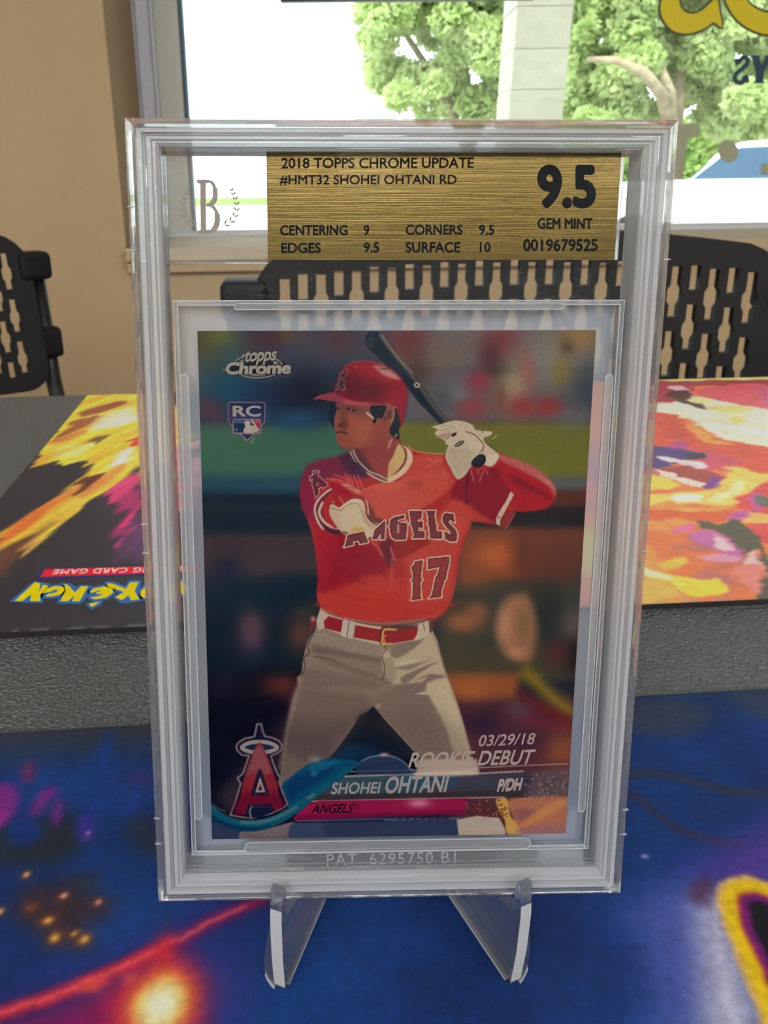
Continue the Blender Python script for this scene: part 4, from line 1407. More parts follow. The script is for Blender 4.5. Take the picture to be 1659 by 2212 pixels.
def fr(t):     # share t of the way from the rim to the inner edge: left, right, top, bottom
    return (1.5 + t * 3.4, 1.5 + t * 3.2, 1.5 + t * 2.5, 1.5 + t * 3.5)
ring([(0, -2.6), (0, 2.6), (0.25, 3.4), (0.75, 3.85), (1.2, 4.0), (1.5, 3.7), (1.5, -3.7), (1.2, -4.0), (0.75, -3.85), (0.25, -3.4)], 'outer_rim', M_rim)
ring([(fr(0.005), 3.3), (fr(0.10), 3.75), (fr(0.30), 3.8), (fr(0.36), 3.3), (fr(0.46), 3.3), (fr(0.54), 3.85), (fr(0.70), 3.85), (fr(0.76), 3.35), (fr(0.86), 3.4), (fr(0.92), 3.1), (fr(1.0), 2.6), (fr(1.0), -2.6), (fr(0.92), -3.4), (fr(0.05), -3.5)], 'frosted_frame', M_frost)
ring([(fr(0.42), 3.36), (fr(0.44), 3.62), (fr(0.47), 3.62), (fr(0.49), 3.36)], 'weld_bead', M_rim)
ring([(fr(1.0), 2.3), (fr(1.06), 2.3), (fr(1.06), -2.3), (fr(1.0), -2.3)], 'inner_lip', M_rail)
ix0, iy0, ix1, iy1 = SX0 + 4.9, SY0 + 5.0, SX1 - 4.7, SY1 - 4.0
TB().box(ix0, ix1, iy0, iy1, 2.0, 2.6).done('front_window', M_sheet, slab)
M_back = clear_sheet('scuffed_slab_back', (0.985, 0.99, 0.995), 1.04, 0.005, (0.85, 0.88, 0.92), 0.03, 0.12)
TB().box(ix0, ix1, iy0, iy1, -2.6, -2.0).done('back_window', M_back, slab)
for yy in (-48.35, -47.55):
    TB().box(ix0 + 0.2, ix1 - 0.2, yy - 0.12, yy + 0.12, 2.6, 2.8).done('window_ridge', M_rim, slab, 0.04, 1)
# inner sleeve
LX0, LX1, LY0, LY1 = -34.9, 35.3, -46.5, 48.7
def sring(d0, d1, z0, z1, name, mat):
    ring([(d0, z0), (d0, z1), (d1, z1), (d1, z0)], name, mat, slab, (LX0, LY0, LX1, LY1))
TB().box(LX0, LX1, LY0, LY1, -1.1, -0.9).done('sleeve_back', M_sleeve, slab)
TB().box(LX0, LX1, LY0, LY1, 0.5, 0.6).done('sleeve_front', M_sleeve_f, slab)
sring(-0.25, 0.25, -1.0, 0.9, 'sleeve_edge', M_rail)
M_line = clear_solid('milky_seam_highlight', 0.1, 1.45, 0.05, milk=0.7)  # milky white paints highlight lines on sleeve and rails; also marks seams
sring(0.25, 0.40, 0.6, 0.95, 'sleeve_highlight', M_line)
sring(-0.40, -0.25, 0.6, 0.95, 'sleeve_highlight', M_line)
def rail_at(x0, y0_, x1, y1_):
    r = min(x1 - x0, y1_ - y0_) / 2 * 0.98
    po = round_poly(x0, y0_, x1, y1_, r, 5)
    o_ = TB().prism(po, 0.62, 1.15).done('sleeve_rail', M_rail, slab, 0.12, 2)
    w_ = 0.13
    pi_ = round_poly(x0 + w_, y0_ + w_, x1 - w_, y1_ - w_, max(r - w_, 0.05), 5)
    n = len(po); vs, fs = [], []
    for z_ in (1.0, 1.2):
        vs += [(x, y, z_) for x, y in po + pi_]
    N = 2 * n
    for i in range(n):
        j = (i + 1) % n
        fs += [(i, j, n + j, n + i), (N + i, N + n + i, N + n + j, N + j), (i, N + i, N + j, j), (n + i, n + j, N + n + j, N + n + i)]
    q_ = TB().add(vs, fs)
    q_.v = [tuple(np.array(v) - slab[1]) for v in q_.v]
    q_.build('rail_highlight', M_line, o_)
def rail(px, name='sleeve_rail'):
    (x0, y1_), (x1, y0_) = on_card(px[0], px[1], 0.8), on_card(px[2], px[3], 0.8)
    rail_at(x0, y0_, x1, y1_)
rail((505, 655, 1217, 669)); rail((527, 1817, 1145, 1831)); 
(xa, ya), (xb, yb) = on_card(399, 806, 0.8), on_card(430, 1768, 0.8)
rail_at(xa - 0.65, yb, xa + 0.65, ya)
(xa, ya), (xb, yb) = on_card(1316, 808, 0.8), on_card(1253, 1752, 0.8)
rail_at((xa + xb) / 2 - 0.65, yb, (xa + xb) / 2 + 0.65, ya)
# snap tabs along the rim
for xs_, yy in ((-1, ((446, 540), (1133, 1195), (1769, 1824))), (1, ((480, 560), (1128, 1190), (1749, 1802)))):
    for y_a, y_b in yy:
        p_a, p_b = on_card(300 if xs_ < 0 else 1400, y_a, 4), on_card(300 if xs_ < 0 else 1400, y_b, 4)
        x = SX0 + 0.15 if xs_ < 0 else SX1 - 1.15
        for y_ in (p_a[1], p_b[1]):
            TB().box(x, x + 1.0, y_ - 0.06, y_ + 0.06, 3.6, 4.05).done('snap_seam', M_line, slab)
M_emboss = clear_sheet('raised_clear_lettering', (1, 1, 1), 1.5, 0.45, (0.85, 0.88, 0.95), 0.1)
text_fit('patent_lettering', 'PAT. 6295750 B1', on_card(706, 1870, 1.9), on_card(984, 1864, 1.9), on_card(706, 1845, 1.9),
         lambda x, y: tuple(np.array((x, y, 1.9)) - slab[1]), M_emboss, slab[0], spacing=1.15)

# ------------------------------------------------------------------ graded label: gold plate and the clear film left of it
lab = tilted('grading_label', 6.75, 55.3, 0)
tag(lab[0], 'gold brushed grading label with black lettering at the top of the slab', 'label')
def gold_mat():
    mt, nt, out = new_mat('brushed_gold_foil')
    p = nt.nodes.new('ShaderNodeBsdfPrincipled')
    p.inputs['Metallic'].default_value = 0.9
    p.inputs['Roughness'].default_value = 0.20
    p.inputs['Anisotropic'].default_value = 0.96
    p.inputs['Anisotropic Rotation'].default_value = 0.0
    tg_ = nt.nodes.new('ShaderNodeTangent'); tg_.direction_type = 'UV_MAP'; tg_.uv_map = 'brush'
    nt.links.new(tg_.outputs[0], p.inputs['Tangent'])
    b, h = bump_from(nt, 'noise', 60.0, 0.05, 0.0004, 3.0, 'Object', (1.0, 90.0, 1.0))
    nt.links.new(b.outputs[0], p.inputs['Normal'])
    rp = nt.nodes.new('ShaderNodeValToRGB')
    rp.color_ramp.elements[0].position = 0.3; rp.color_ramp.elements[1].position = 0.72
    rp.color_ramp.elements[0].color = (*lin((80, 68, 36)), 1); rp.color_ramp.elements[1].color = (*lin((104, 88, 50)), 1)
    nt.links.new(h, rp.inputs[0]); nt.links.new(rp.outputs[0], p.inputs['Base Color'])
    nt.links.new(p.outputs[0], out.inputs[0])
    return mt
M_gold = gold_mat()
M_inkk = ink('black_label_ink', (18, 20, 24), 1.0, 0.5)
GX0, GX1, GY0, GY1 = -20.5, 34.0, 55.3, 71.3
gp = TB().box(GX0, GX1, GY0, GY1, -0.25, 0.0).done('gold_plate', M_gold, lab)
uvl = gp.data.uv_layers.new(name='brush')
for li, lp in enumerate(gp.data.loops):
    v_ = gp.data.vertices[lp.vertex_index].co
    uvl.data[li].uv = (v_.x * 20, v_.y * 20)
TB().box(GX1, GX1 + 0.5, GY0, GY1, -0.25, 0.05).done('plate_edge', M_rail, lab)
def lab_text(name, s_, x0, x1, yb_, yt, bold=0.012, sp=1.0):
    text_fit(name, s_, on_card(x0, yb_), on_card(x1, yb_ - (x1 - x0) * 0.002), on_card(x0, yt), lambda x, y: tuple(np.array((x, y, 0.02)) - lab[1]), M_inkk, lab[0], bold, sp, cap=True)
for nm_, s_, x0, x1, yb_, yt, bo in [
    ('title_lettering', '2018 TOPPS CHROME UPDATE', 608, 1023, 364, 341, .018), ('title_lettering', '#HMT32 SHOHEI OHTANI RD', 604, 986, 401, 378, .018),
    ('subgrade_lettering', 'CENTERING', 605, 751, 509, 486, .03), ('subgrade_lettering', '9', 785, 798, 509, 486, .03),
    ('subgrade_lettering', 'EDGES', 607, 693, 547, 524, .03), ('subgrade_lettering', '9.5', 785, 819, 546, 523, .03),
    ('subgrade_lettering', 'CORNERS', 876, 999, 508, 485, .03), ('subgrade_lettering', '9.5', 1034, 1068, 508, 485, .03),
    ('subgrade_lettering', 'SURFACE', 876, 994, 546, 523, .03), ('subgrade_lettering', '10', 1036, 1060, 545, 523, .03),
    ('grade_lettering', '9.5', 1160, 1287, 451, 355, .045), ('grade_name_lettering', 'GEM MINT', 1161, 1280, 495, 471, .03), ('serial_lettering', '0019679525', 1130, 1291, 543, 516, .03)]:
    lab_text(nm_, s_, x0, x1, yb_, yt, bo)

flm = tilted('logo_film', -28, 54.9, 0)
tag(flm[0], 'clear film with a grey letter B between laurel sprigs, left of the gold label', 'label')
M_film = clear_sheet('clear_label_film', (0.97, 0.97, 0.96), 1.4, 0.10, (0.9, 0.88, 0.82), 0.1)
M_bgrey = pbr('taupe_logo_ink', (138, 130, 120), 0.6, spec=0.1)
TB().box(-36.0, GX0 - 0.05, 54.9, 71.2, -0.25, -0.1).done('film_sheet', M_film, flm)
TB().box(-36.0, GX0 - 0.05, 54.75, 54.95, -0.25, 0.05).done('film_edge', M_rail, flm)
TB().box(-36.1, -35.9, 54.75, 71.2, -0.25, 0.05).done('film_edge', M_rail, flm)
zB3 = lambda x, y: on_card(250 + x / 2.676, 230 + y / 2.676)
def film_ink(name, pts, k=0):
    TB().prism([zB3(*p) for p in pts], 0.0 + k * .01, 0.03 + k * .01).done(name, M_bgrey, flm)
film_ink('monogram_stem', [(470, 424), (540, 424), (535, 440), (520, 445), (522, 710), (540, 722), (540, 732), (475, 734), (476, 722), (492, 712), (488, 448), (470, 440)])
film_ink('monogram_bowl', ribbon(smooth_pts([(525, 433), (556, 440), (574, 480), (572, 535), (548, 566), (524, 570)], 4, False), [14, 20, 32, 32, 20, 12] and [14] * 4 + [18] * 4 + [28] * 4 + [30] * 4 + [20] * 4 + [12]), 1)
film_ink('monogram_bowl', ribbon(smooth_pts([(525, 572), (562, 580), (586, 625), (584, 680), (560, 718), (522, 726)], 4, False), [14] * 4 + [18] * 4 + [30] * 4 + [32] * 4 + [22] * 4 + [14]), 2)
for side in (-1, 1):
    sp_ = [(462, 686), (430, 668), (405, 640), (392, 606), (389, 572), (394, 540), (404, 512), (414, 488)]
    for k, (lx_, ly_) in enumerate(sp_):
        tx_, ty_ = (sp_[min(k + 1, 7)][0] - sp_[max(k - 1, 0)][0], sp_[min(k + 1, 7)][1] - sp_[max(k - 1, 0)][1])
        th0 = math.atan2(ty_, tx_)
        L_ = 42 - k * 3
        for tw in (-1, 1):
            th = th0 + tw * 0.62
            dx, dy = cos(th), sin(th)
            pts = [(0, 0), (.45 * L_ * dx - 6 * dy, .45 * L_ * dy + 6 * dx), (L_ * dx, L_ * dy), (.45 * L_ * dx + 6 * dy, .45 * L_ * dy - 6 * dx)]
            film_ink('laurel_leaf', [((lx_ + u_ if side < 0 else 1088 - lx_ - u_), ly_ + v_) for u_, v_ in pts], (k + (tw > 0)) % 3)

# ------------------------------------------------------------------ trading card
card = tilted('trading_card', 0, -44.45, 0)
tag(card[0], 'glossy baseball card of a batter in a red jersey, sealed in the slab', 'card')
M_stock = pbr('white_card_stock', (206, 204, 198), 0.7)
TB().box(-31.75, 31.75, -44.45, 44.45, -0.4, -0.02).done('card_stock', M_stock, card)
cxs = np.linspace(-31.75, 31.75, 509)
cys = np.linspace(-44.45, 44.45, 712)
GX, GY = np.meshgrid(cxs, cys)
Pw = CARD_C + GX[..., None] * E1 + GY[..., None] * E2 - EYE
zd = Pw @ FWD
PX, PY = CX + F_PX * (Pw @ RT) / zd, CY - F_PX * (Pw @ UP) / zd
# Painter wants rows of rising Y only for its search window, any order works
K = Painter(PX, PY, (40, 44, 56))

ZM = {'P': (0, 0, 1), 'A': (420, 700, 3.770), 'B': (850, 700, 3.687), 'C': (420, 1220, 3.687), 'D': (850, 1220, 3.687), 'E': (670, 770, 7.213),
      'F': (920, 890, 5.53), 'G': (640, 960, 6.9125), 'H': (730, 1080, 5.925), 'I': (640, 1300, 4.879), 'J': (600, 1460, 3.770), 'K': (470, 740, 8.295),
      'L': (900, 1660, 4.608), 'M': (440, 1540, 7.541), 'N': (460, 1560, 4.1475), 'Q': (640, 760, 2.860)}
def zz(k, pts):
    x0, y0, s_ = ZM[k]
    return [(x0 + p[0] / s_, y0 + p[1] / s_) for p in pts]
def PF_(k, pts, col, soft=1.8, alpha=1.0, curve=3): K.fill(zz(k, pts), col, soft, alpha, curve)
def PS(k, pts, w, col, soft=1.4, alpha=1.0, curve=3): K.stroke(zz(k, pts), w, col, soft, alpha, curve)
def PB(k, c, r, col, alpha=1.0, ang=0.0, p=1.0):
    K.blob(zz(k, [c])[0], (r[0] / ZM[k][2], r[1] / ZM[k][2]), col, alpha, ang, p)

# ---- blurred stadium behind the batter
def band(y0, y1, col, x0=380, x1=1340, soft=30, alpha=1.0, slope=0.0):
    K.fill([(x0, y0 - slope * (x0 - 850)), (x1, y0 - slope * (x1 - 850)), (x1, y1 - slope * (x1 - 850)), (x0, y1 - slope * (x0 - 850))], col, soft, alpha)
band(600, 800, (66, 66, 78)); band(790, 920, (26, 48, 70), soft=60)
band(915, 1040, (62, 104, 84), 380, 900, 26); band(1028, 1075, (34, 74, 92), 380, 900, 40); band(1066, 1165, (12, 30, 46), 380, 900, 34)
band(1092, 1112, (30, 42, 52), 380, 900, 20, .7); band(1152, 1250, (64, 52, 58), 380, 900, 30); band(1240, 1330, (2, 32, 48), 380, 900, 36)
band(1320, 1480, (10, 28, 44), 380, 900, 50); band(1450, 1900, (6, 8, 26), 380, 1000, 60)
for c, r, col, a in [((440, 740), (60, 60), (84, 80, 46), .95), ((480, 725), (30, 24), (120, 118, 50), .8), ((505, 790), (40, 60), (58, 92, 92), .8), ((585, 735), (44, 26), (70, 36, 46), .9),
                     ((690, 750), (70, 44), (78, 78, 88), .9), ((640, 800), (80, 50), (66, 72, 90), .8), ((730, 735), (44, 30), (96, 50, 58), .6), ((620, 725), (30, 16), (110, 78, 50), .6),
                     ((440, 830), (30, 60), (78, 104, 110), .6), ((500, 850), (52, 36), (8, 76, 104), .9), ((590, 860), (60, 40), (18, 40, 74), .9), ((660, 850), (60, 60), (12, 18, 36), .9), ((450, 882), (34, 26), (92, 54, 64), .8),
                     ((640, 905), (60, 22), (24, 76, 112), .9), ((470, 905), (30, 20), (90, 66, 84), .5), ((440, 1240), (60, 50), (70, 54, 64), .5), ((560, 1230), (60, 30), (76, 62, 66), .6), ((490, 1225), (30, 24), (20, 30, 56), .8), ((600, 1200), (50, 24), (70, 56, 56), .6)]:
    K.blob(c, r, col, a)
band(600, 800, (112, 104, 100), 850, 1340, 40); band(795, 915, (100, 96, 100), 870, 1340, 40)
band(912, 1040, (112, 110, 44), 850, 1340, 24); band(1030, 1064, (92, 94, 96), 1000, 1340, 24); band(1058, 1104, (92, 50, 40), 1000, 1340, 24)
band(1096, 1152, (38, 38, 44), 1000, 1340, 26); band(1140, 1260, (112, 62, 48), 990, 1340, 26); band(1250, 1420, (62, 62, 54), 960, 1340, 34)
band(1400, 1470, (74, 66, 52), 950, 1340, 30); band(1455, 1520, (150, 84, 46), 960, 1120, 34); band(1510, 1900, (84, 44, 52), 960, 1340, 50)
for c, r, col, a in [((880, 740), (46, 50), (112, 50, 54), .95), ((905, 800), (30, 40), (74, 52, 44), .8), ((960, 770), (50, 40), (118, 98, 86), .8), ((1085, 735), (42, 42), (132, 54, 60), .8), ((1060, 770), (26, 40), (90, 40, 52), .8),
                     ((1075, 800), (30, 20), (66, 56, 50), .9), ((1140, 800), (20, 38), (160, 60, 56), .85), ((1190, 780), (60, 60), (140, 132, 122), .8), ((1250, 730), (44, 30), (160, 120, 70), .9), ((1225, 750), (16, 20), (90, 70, 56), .8), ((1215, 805), (26, 34), (142, 120, 50), .8),
                     ((1035, 825), (28, 24), (152, 50, 66), .9), ((1020, 880), (40, 28), (150, 58, 58), .85), ((1110, 840), (34, 50), (164, 140, 104), .9), ((1130, 880), (42, 28), (146, 52, 52), .85), ((1190, 880), (30, 22), (160, 44, 46), .9), ((1080, 860), (14, 30), (120, 78, 56), .8),
                     ((1280, 850), (60, 60), (54, 66, 74), .8), ((1240, 905), (50, 24), (112, 108, 104), .6), ((960, 860), (30, 26), (76, 80, 84), .8), ((990, 850), (24, 20), (130, 122, 124), .6),
                     ((1070, 1200), (66, 44), (190, 96, 50), .95), ((1020, 1250), (40, 26), (150, 84, 50), .7), ((1130, 1200), (24, 50), (96, 52, 42), .8), ((1220, 1220), (60, 50), (104, 54, 46), .9),
                     ((1185, 1330), (36, 70), (40, 46, 44), .95), ((1265, 1270), (36, 60), (58, 66, 62), .7), ((1240, 1350), (26, 36), (104, 84, 82), .9), ((1255, 1420), (40, 40), (24, 20, 22), .9), ((1200, 1410), (26, 26), (96, 40, 44), .7),
                     ((1000, 1345), (44, 24), (166, 100, 62), .9), ((1030, 1320), (26, 20), (160, 96, 62), .8), ((960, 1400), (60, 30), (80, 68, 52), .8)]:
    K.blob(c, r, col, a)
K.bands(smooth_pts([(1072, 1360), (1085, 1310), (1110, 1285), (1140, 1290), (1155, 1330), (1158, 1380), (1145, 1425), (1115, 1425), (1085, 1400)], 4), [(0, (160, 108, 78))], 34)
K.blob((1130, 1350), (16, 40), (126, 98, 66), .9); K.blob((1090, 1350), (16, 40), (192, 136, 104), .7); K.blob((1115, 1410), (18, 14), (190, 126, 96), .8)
K.stroke([(1140, 1455), (1175, 1490), (1215, 1525), (1260, 1560)], 26, (136, 110, 30), 40, .95, 3)  # yellow-olive streak paints a playmat reflection into the print
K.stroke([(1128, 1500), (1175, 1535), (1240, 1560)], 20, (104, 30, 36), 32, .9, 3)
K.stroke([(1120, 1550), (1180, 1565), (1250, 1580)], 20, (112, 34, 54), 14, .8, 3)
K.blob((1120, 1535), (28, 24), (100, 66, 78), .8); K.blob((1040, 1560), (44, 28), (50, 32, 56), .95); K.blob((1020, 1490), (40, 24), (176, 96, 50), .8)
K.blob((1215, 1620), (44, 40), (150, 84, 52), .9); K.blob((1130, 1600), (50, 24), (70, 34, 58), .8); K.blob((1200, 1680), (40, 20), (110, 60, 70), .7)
for c, r, col, a in [((545, 1370), (30, 44), (100, 66, 84), .9), ((540, 1345), (24, 30), (96, 66, 70), .6), ((650, 1370), (34, 44), (98, 62, 50), .9), ((660, 1320), (26, 20), (96, 70, 46), .6), ((610, 1480), (50, 26), (96, 44, 36), .95), ((640, 1510), (30, 20), (72, 22, 30), .8), ((660, 1290), (60, 30), (8, 30, 48), .7), ((480, 1480), (40, 30), (40, 34, 50), .6), ((630, 1620), (40, 60), (26, 8, 26), .6)]:
    K.blob(c, r, col, a)

# ---- bat
bat = [(787, 740), (790, 725), (801, 716), (818, 717), (834, 730), (860, 768), (891, 803), (915, 836), (940, 872), (970, 908), (950, 916), (931, 896), (904, 869), (880, 838), (852, 806), (826, 780), (797, 754)]
K.fill(bat, (22, 36, 50), 2.2)
K.stroke([(822, 724), (850, 762), (886, 806), (912, 842), (938, 878), (964, 908)], 9, (110, 96, 84), 9, .75, 3)
K.stroke([(826, 726), (856, 768), (890, 806)], 4, (160, 138, 116), 5, .7, 3)
K.fill([(893, 831), (899, 826), (908, 829), (906, 836), (898, 838)], (190, 176, 150), 1.6); K.fill([(896, 832), (900, 829), (905, 831), (901, 835)], (24, 34, 44), 1.4)
K.fill([(788, 742), (800, 722), (812, 728), (806, 748), (798, 752)], (60, 64, 66), 8, .6)

# ---- shirt
shirt = [(762, 973), (733, 986), (706, 992), (680, 997), (661, 1013), (651, 1034), (648, 1061), (651, 1093), (661, 1114), (672, 1146), (680, 1183), (685, 1220), (688, 1255), (684, 1274), (686, 1296), (694, 1312),
         (710, 1325), (738, 1337), (771, 1345), (796, 1350), (824, 1351), (855, 1350), (886, 1347), (917, 1341), (947, 1330), (960, 1322), (972, 1300), (979, 1280), (987, 1247), (990, 1215), (996, 1190), (1006, 1162), (1014, 1143), (1019, 1125),
         (1045, 1128), (1072, 1133), (1080, 1126), (1100, 1106), (1113, 1104), (1140, 1104), (1162, 1101), (1184, 1093), (1198, 1078), (1200, 1062), (1193, 1043), (1175, 1025), (1148, 1006), (1108, 990), (1075, 977),
         (1030, 975), (958, 982), (923, 979), (891, 971), (877, 964), (850, 955), (800, 955)]
K.fill(shirt, (176, 44, 46), 2.0)
PF_('A', [(860, 1360), (880, 1230), (960, 1130), (1180, 1080), (1290, 1040), (1420, 1180), (1330, 1250), (1080, 1260), (980, 1330), (960, 1560), (900, 1560)], (112, 34, 62), 16, .9)
PF_('A', [(1180, 1090), (1270, 1060), (1420, 1230), (1330, 1250), (1230, 1180)], (62, 34, 60), 14, .8)
PF_('A', [(870, 1400), (930, 1250), (960, 1300), (960, 1500), (1010, 1700), (950, 1600)], (150, 24, 64), 14, .8)
# chest lit orange, flank in deep red
PF_('P', [(690, 1200), (730, 1140), (800, 1170), (840, 1220), (800, 1260), (740, 1290), (690, 1280)], (150, 16, 38), 20, .9)
PF_('P', [(686, 1290), (730, 1270), (810, 1240), (870, 1250), (960, 1230), (980, 1250), (960, 1320), (880, 1350), (800, 1350), (720, 1330)], (196, 58, 44), 24, .9)
PF_('P', [(880, 1120), (1000, 1120), (990, 1200), (960, 1320), (900, 1340), (880, 1260)], (196, 72, 60), 20, .85)
PF_('P', [(680, 1130), (720, 1120), (730, 1180), (700, 1260), (688, 1220)], (172, 26, 44), 12, .8)
PF_('P', [(830, 1165), (850, 1170), (852, 1215), (842, 1225), (820, 1190)], (110, 34, 46), 7, .9)
PF_('P', [(846, 1170), (900, 1160), (930, 1170), (900, 1190), (858, 1208)], (150, 34, 36), 7, .8)
PS('H', [(440, 540), (520, 620), (570, 720)], 5, (208, 92, 80), 4, .8); PS('H', [(670, 600), (700, 700), (720, 760)], 4, (214, 110, 96), 4, .8); PS('H', [(690, 760), (690, 1000), (680, 1120)], 5, (206, 90, 80), 6, .6)
PS('H', [(660, 540), (640, 680), (660, 760)], 7, (92, 34, 44), 8, .6)
for p_, w_, col_, a_ in ([[(700, 1190), (730, 1230), (790, 1260)], 10, (130, 12, 34), .5], [[(700, 1260), (760, 1290), (840, 1300)], 9, (168, 36, 38), .5], [[(880, 1300), (930, 1290), (970, 1260)], 8, (208, 92, 76), .45], [[(760, 1200), (800, 1220), (835, 1250)], 8, (120, 14, 34), .5], [[(860, 1210), (900, 1215), (960, 1200)], 6, (206, 88, 74), .5], [[(870, 1330), (920, 1320), (958, 1300)], 6, (160, 44, 42), .5], [[(720, 1310), (780, 1325), (850, 1330)], 7, (206, 76, 56), .5], [[(900, 1120), (940, 1105), (990, 1110)], 7, (170, 50, 46), .5]):
    K.stroke(p_, w_ * .4, col_, w_ * 1.6, a_, 4)
# right shoulder and sleeve
PF_('F', [(0, 510), (230, 525), (360, 800), (350, 840), (200, 1000), (0, 1100), (-300, 1000), (-260, 700), (-200, 540)], (204, 78, 62), 12, .8)
PF_('F', [(230, 540), (370, 810), (350, 850), (300, 760), (240, 660), (200, 600)], (170, 50, 56), 8, .8)
PF_('F', [(380, 810), (520, 660), (560, 680), (640, 690), (900, 680), (1000, 920), (1010, 960), (840, 1330), (640, 1300), (540, 1240), (460, 1090), (340, 1050), (300, 960)], (140, 26, 44), 9, .95)
PF_('F', [(340, 1050), (480, 1090), (620, 1200), (820, 1330), (560, 1300), (480, 1438), (100, 1438), (200, 1180)], (198, 72, 58), 16, .85)
PF_('F', [(480, 800), (520, 690), (520, 800), (490, 1000), (500, 1090), (470, 1080)], (92, 22, 42), 6, .8)
PF_('F', [(880, 560), (1000, 570), (1240, 700), (1400, 820), (1540, 1000), (1460, 1140), (1300, 1180), (1080, 1180), (1050, 980), (1000, 930), (900, 760)], (176, 32, 44), 9, .95)
PF_('F', [(1000, 760), (1160, 800), (1300, 900), (1460, 980), (1500, 1060), (1300, 960), (1100, 880)], (128, 22, 40), 14, .8)
PF_('F', [(870, 500), (1000, 540), (1200, 610), (1370, 710), (1500, 830), (1545, 920), (1440, 860), (1260, 760), (1060, 660), (880, 570)], (190, 106, 96), 9, .85)
PF_('F', [(1300, 740), (1440, 800), (1540, 900), (1550, 1000), (1480, 900)], (196, 124, 104), 9, .7)
for p_ in ([(540, 700), (570, 820)], [(620, 690), (625, 740)], [(680, 720), (640, 830)], [(700, 690), (740, 740)]): PS('F', p_, 3, (206, 110, 104), 4, .8, 0)
PF_('F', [(1010, 950), (1052, 985), (900, 1270), (885, 1300), (890, 1365), (860, 1350), (838, 1330), (842, 1260), (870, 1200), (960, 1060)], (206, 178, 158), 1.8, 1, 0)
PF_('F', [(900, 1262), (960, 1180), (1070, 1180), (1060, 1210), (970, 1370), (930, 1382), (890, 1365), (888, 1300)], (148, 46, 48), 4, 1, 0)
PS('F', [(1065, 1210), (970, 1372), (930, 1384)], 1.4, (200, 110, 100)); K.blob((1077, 1117), (1.8, 1.8), (40, 24, 24))
# creases
for p_ in ([(0, 660), (110, 600), (200, 560)], [(20, 560), (90, 590)], [(100, 540), (150, 560)]): PS('F', p_, 2, (226, 120, 100), 3, .7, 0)
PS('F', [(5, 730), (130, 880)], 1.4, (214, 130, 110), 1.6, .8, 0)
for p_ in ([(130, 750), (160, 780), (160, 720)], [(170, 720), (210, 710), (240, 740)], [(185, 730), (190, 800), (240, 790), (240, 750)], [(205, 735), (215, 770)]): PS('F', p_, 1.6, (200, 128, 84), 1.4, .9, 0)

# ---- collar, neck, face
PF_('E', [(690, 1430), (1200, 1150), (1390, 1250), (1420, 1400), (1380, 1560), (1240, 1803), (1230, 2050), (1180, 2030), (960, 1830), (800, 1660)], (146, 66, 58), 2, 1, 2)
PF_('E', [(690, 1430), (800, 1440), (900, 1600), (1000, 1800), (1150, 2000), (960, 1840), (780, 1640)], (88, 44, 54), 10, .9)
PF_('E', [(760, 1420), (1100, 1300), (1260, 1400), (1250, 1650), (1180, 1850), (1000, 1700)], (150, 58, 54), 18, .8)
PF_('E', [(1220, 1330), (1280, 1270), (1290, 1290), (1240, 1420), (1200, 1460)], (190, 130, 100), 2, .9, 0)
PF_('E', [(1370, 1370), (1440, 1420), (1480, 1500), (1480, 1620), (1420, 1740), (1340, 1860), (1240, 2060), (1205, 2000), (1225, 1680), (1290, 1560)], (206, 172, 112), 2.4)
PF_('E', [(1270, 1620), (1300, 1720), (1330, 1800), (1250, 1900), (1220, 1750)], (210, 150, 96), 10, .7)
# far side of the collar
PF_('G', [(795, 115), (850, 95), (900, 200), (980, 300), (1080, 395), (1200, 460), (1310, 520), (1375, 540), (1365, 570), (1290, 545), (1150, 470), (1000, 360), (880, 240)], (120, 84, 92), 2, 1, 2)
PS('G', [(805, 110), (850, 210), (905, 270)], 1.8, (200, 176, 150)); PS('G', [(850, 85), (900, 205), (985, 310), (1090, 400), (1240, 460), (1370, 530)], 2.0, (216, 190, 160)); PS('G', [(1060, 425), (1160, 490), (1290, 550), (1370, 562)], 2.6, (222, 194, 164))
PF_('G', [(840, 130), (880, 200), (960, 300), (1040, 380), (960, 330), (870, 220)], (48, 52, 78), 4, .9)
# near side of the collar
PF_('G', [(1560, 10), (1640, 40), (1720, 110), (1740, 220), (1700, 330), (1600, 450), (1480, 530), (1365, 575), (1380, 500), (1480, 450), (1580, 340), (1650, 220), (1640, 120)], (220, 184, 146), 2.2, 1, 2)
PF_('G', [(1555, 5), (1640, 70), (1655, 150), (1640, 260), (1560, 380), (1430, 465), (1500, 400), (1600, 270), (1625, 150), (1600, 70)], (128, 60, 50), 2.6, .95, 2)
# face
face = [(392, 740), (400, 800), (390, 880), (372, 1000), (370, 1080), (395, 1160), (410, 1200), (415, 1270), (440, 1360), (480, 1410), (560, 1445), (660, 1440), (780, 1420), (900, 1400), (1050, 1330), (1220, 1240), (1290, 1100), (1310, 900), (1280, 760), (900, 740), (600, 720)]
PF_('E', face, (150, 78, 62), 2.2, 1, 2)
PF_('E', [(400, 760), (620, 760), (960, 790), (960, 900), (800, 960), (640, 900), (560, 900), (540, 1000), (400, 1000), (380, 900)], (120, 68, 58), 14, .75)
PF_('E', [(600, 960), (860, 960), (1000, 1080), (960, 1260), (760, 1380), (620, 1300), (600, 1100)], (168, 84, 64), 22, .8)
PF_('E', [(1040, 1040), (1260, 1040), (1220, 1240), (1000, 1340), (900, 1300)], (150, 66, 56), 18, .7)
PF_('E', [(430, 1230), (560, 1230), (700, 1300), (680, 1420), (520, 1410), (440, 1340)], (150, 72, 58), 14, .7)
PF_('E', [(480, 1000), (560, 1000), (590, 1080), (540, 1130), (470, 1110)], (96, 46, 48), 9, .8)
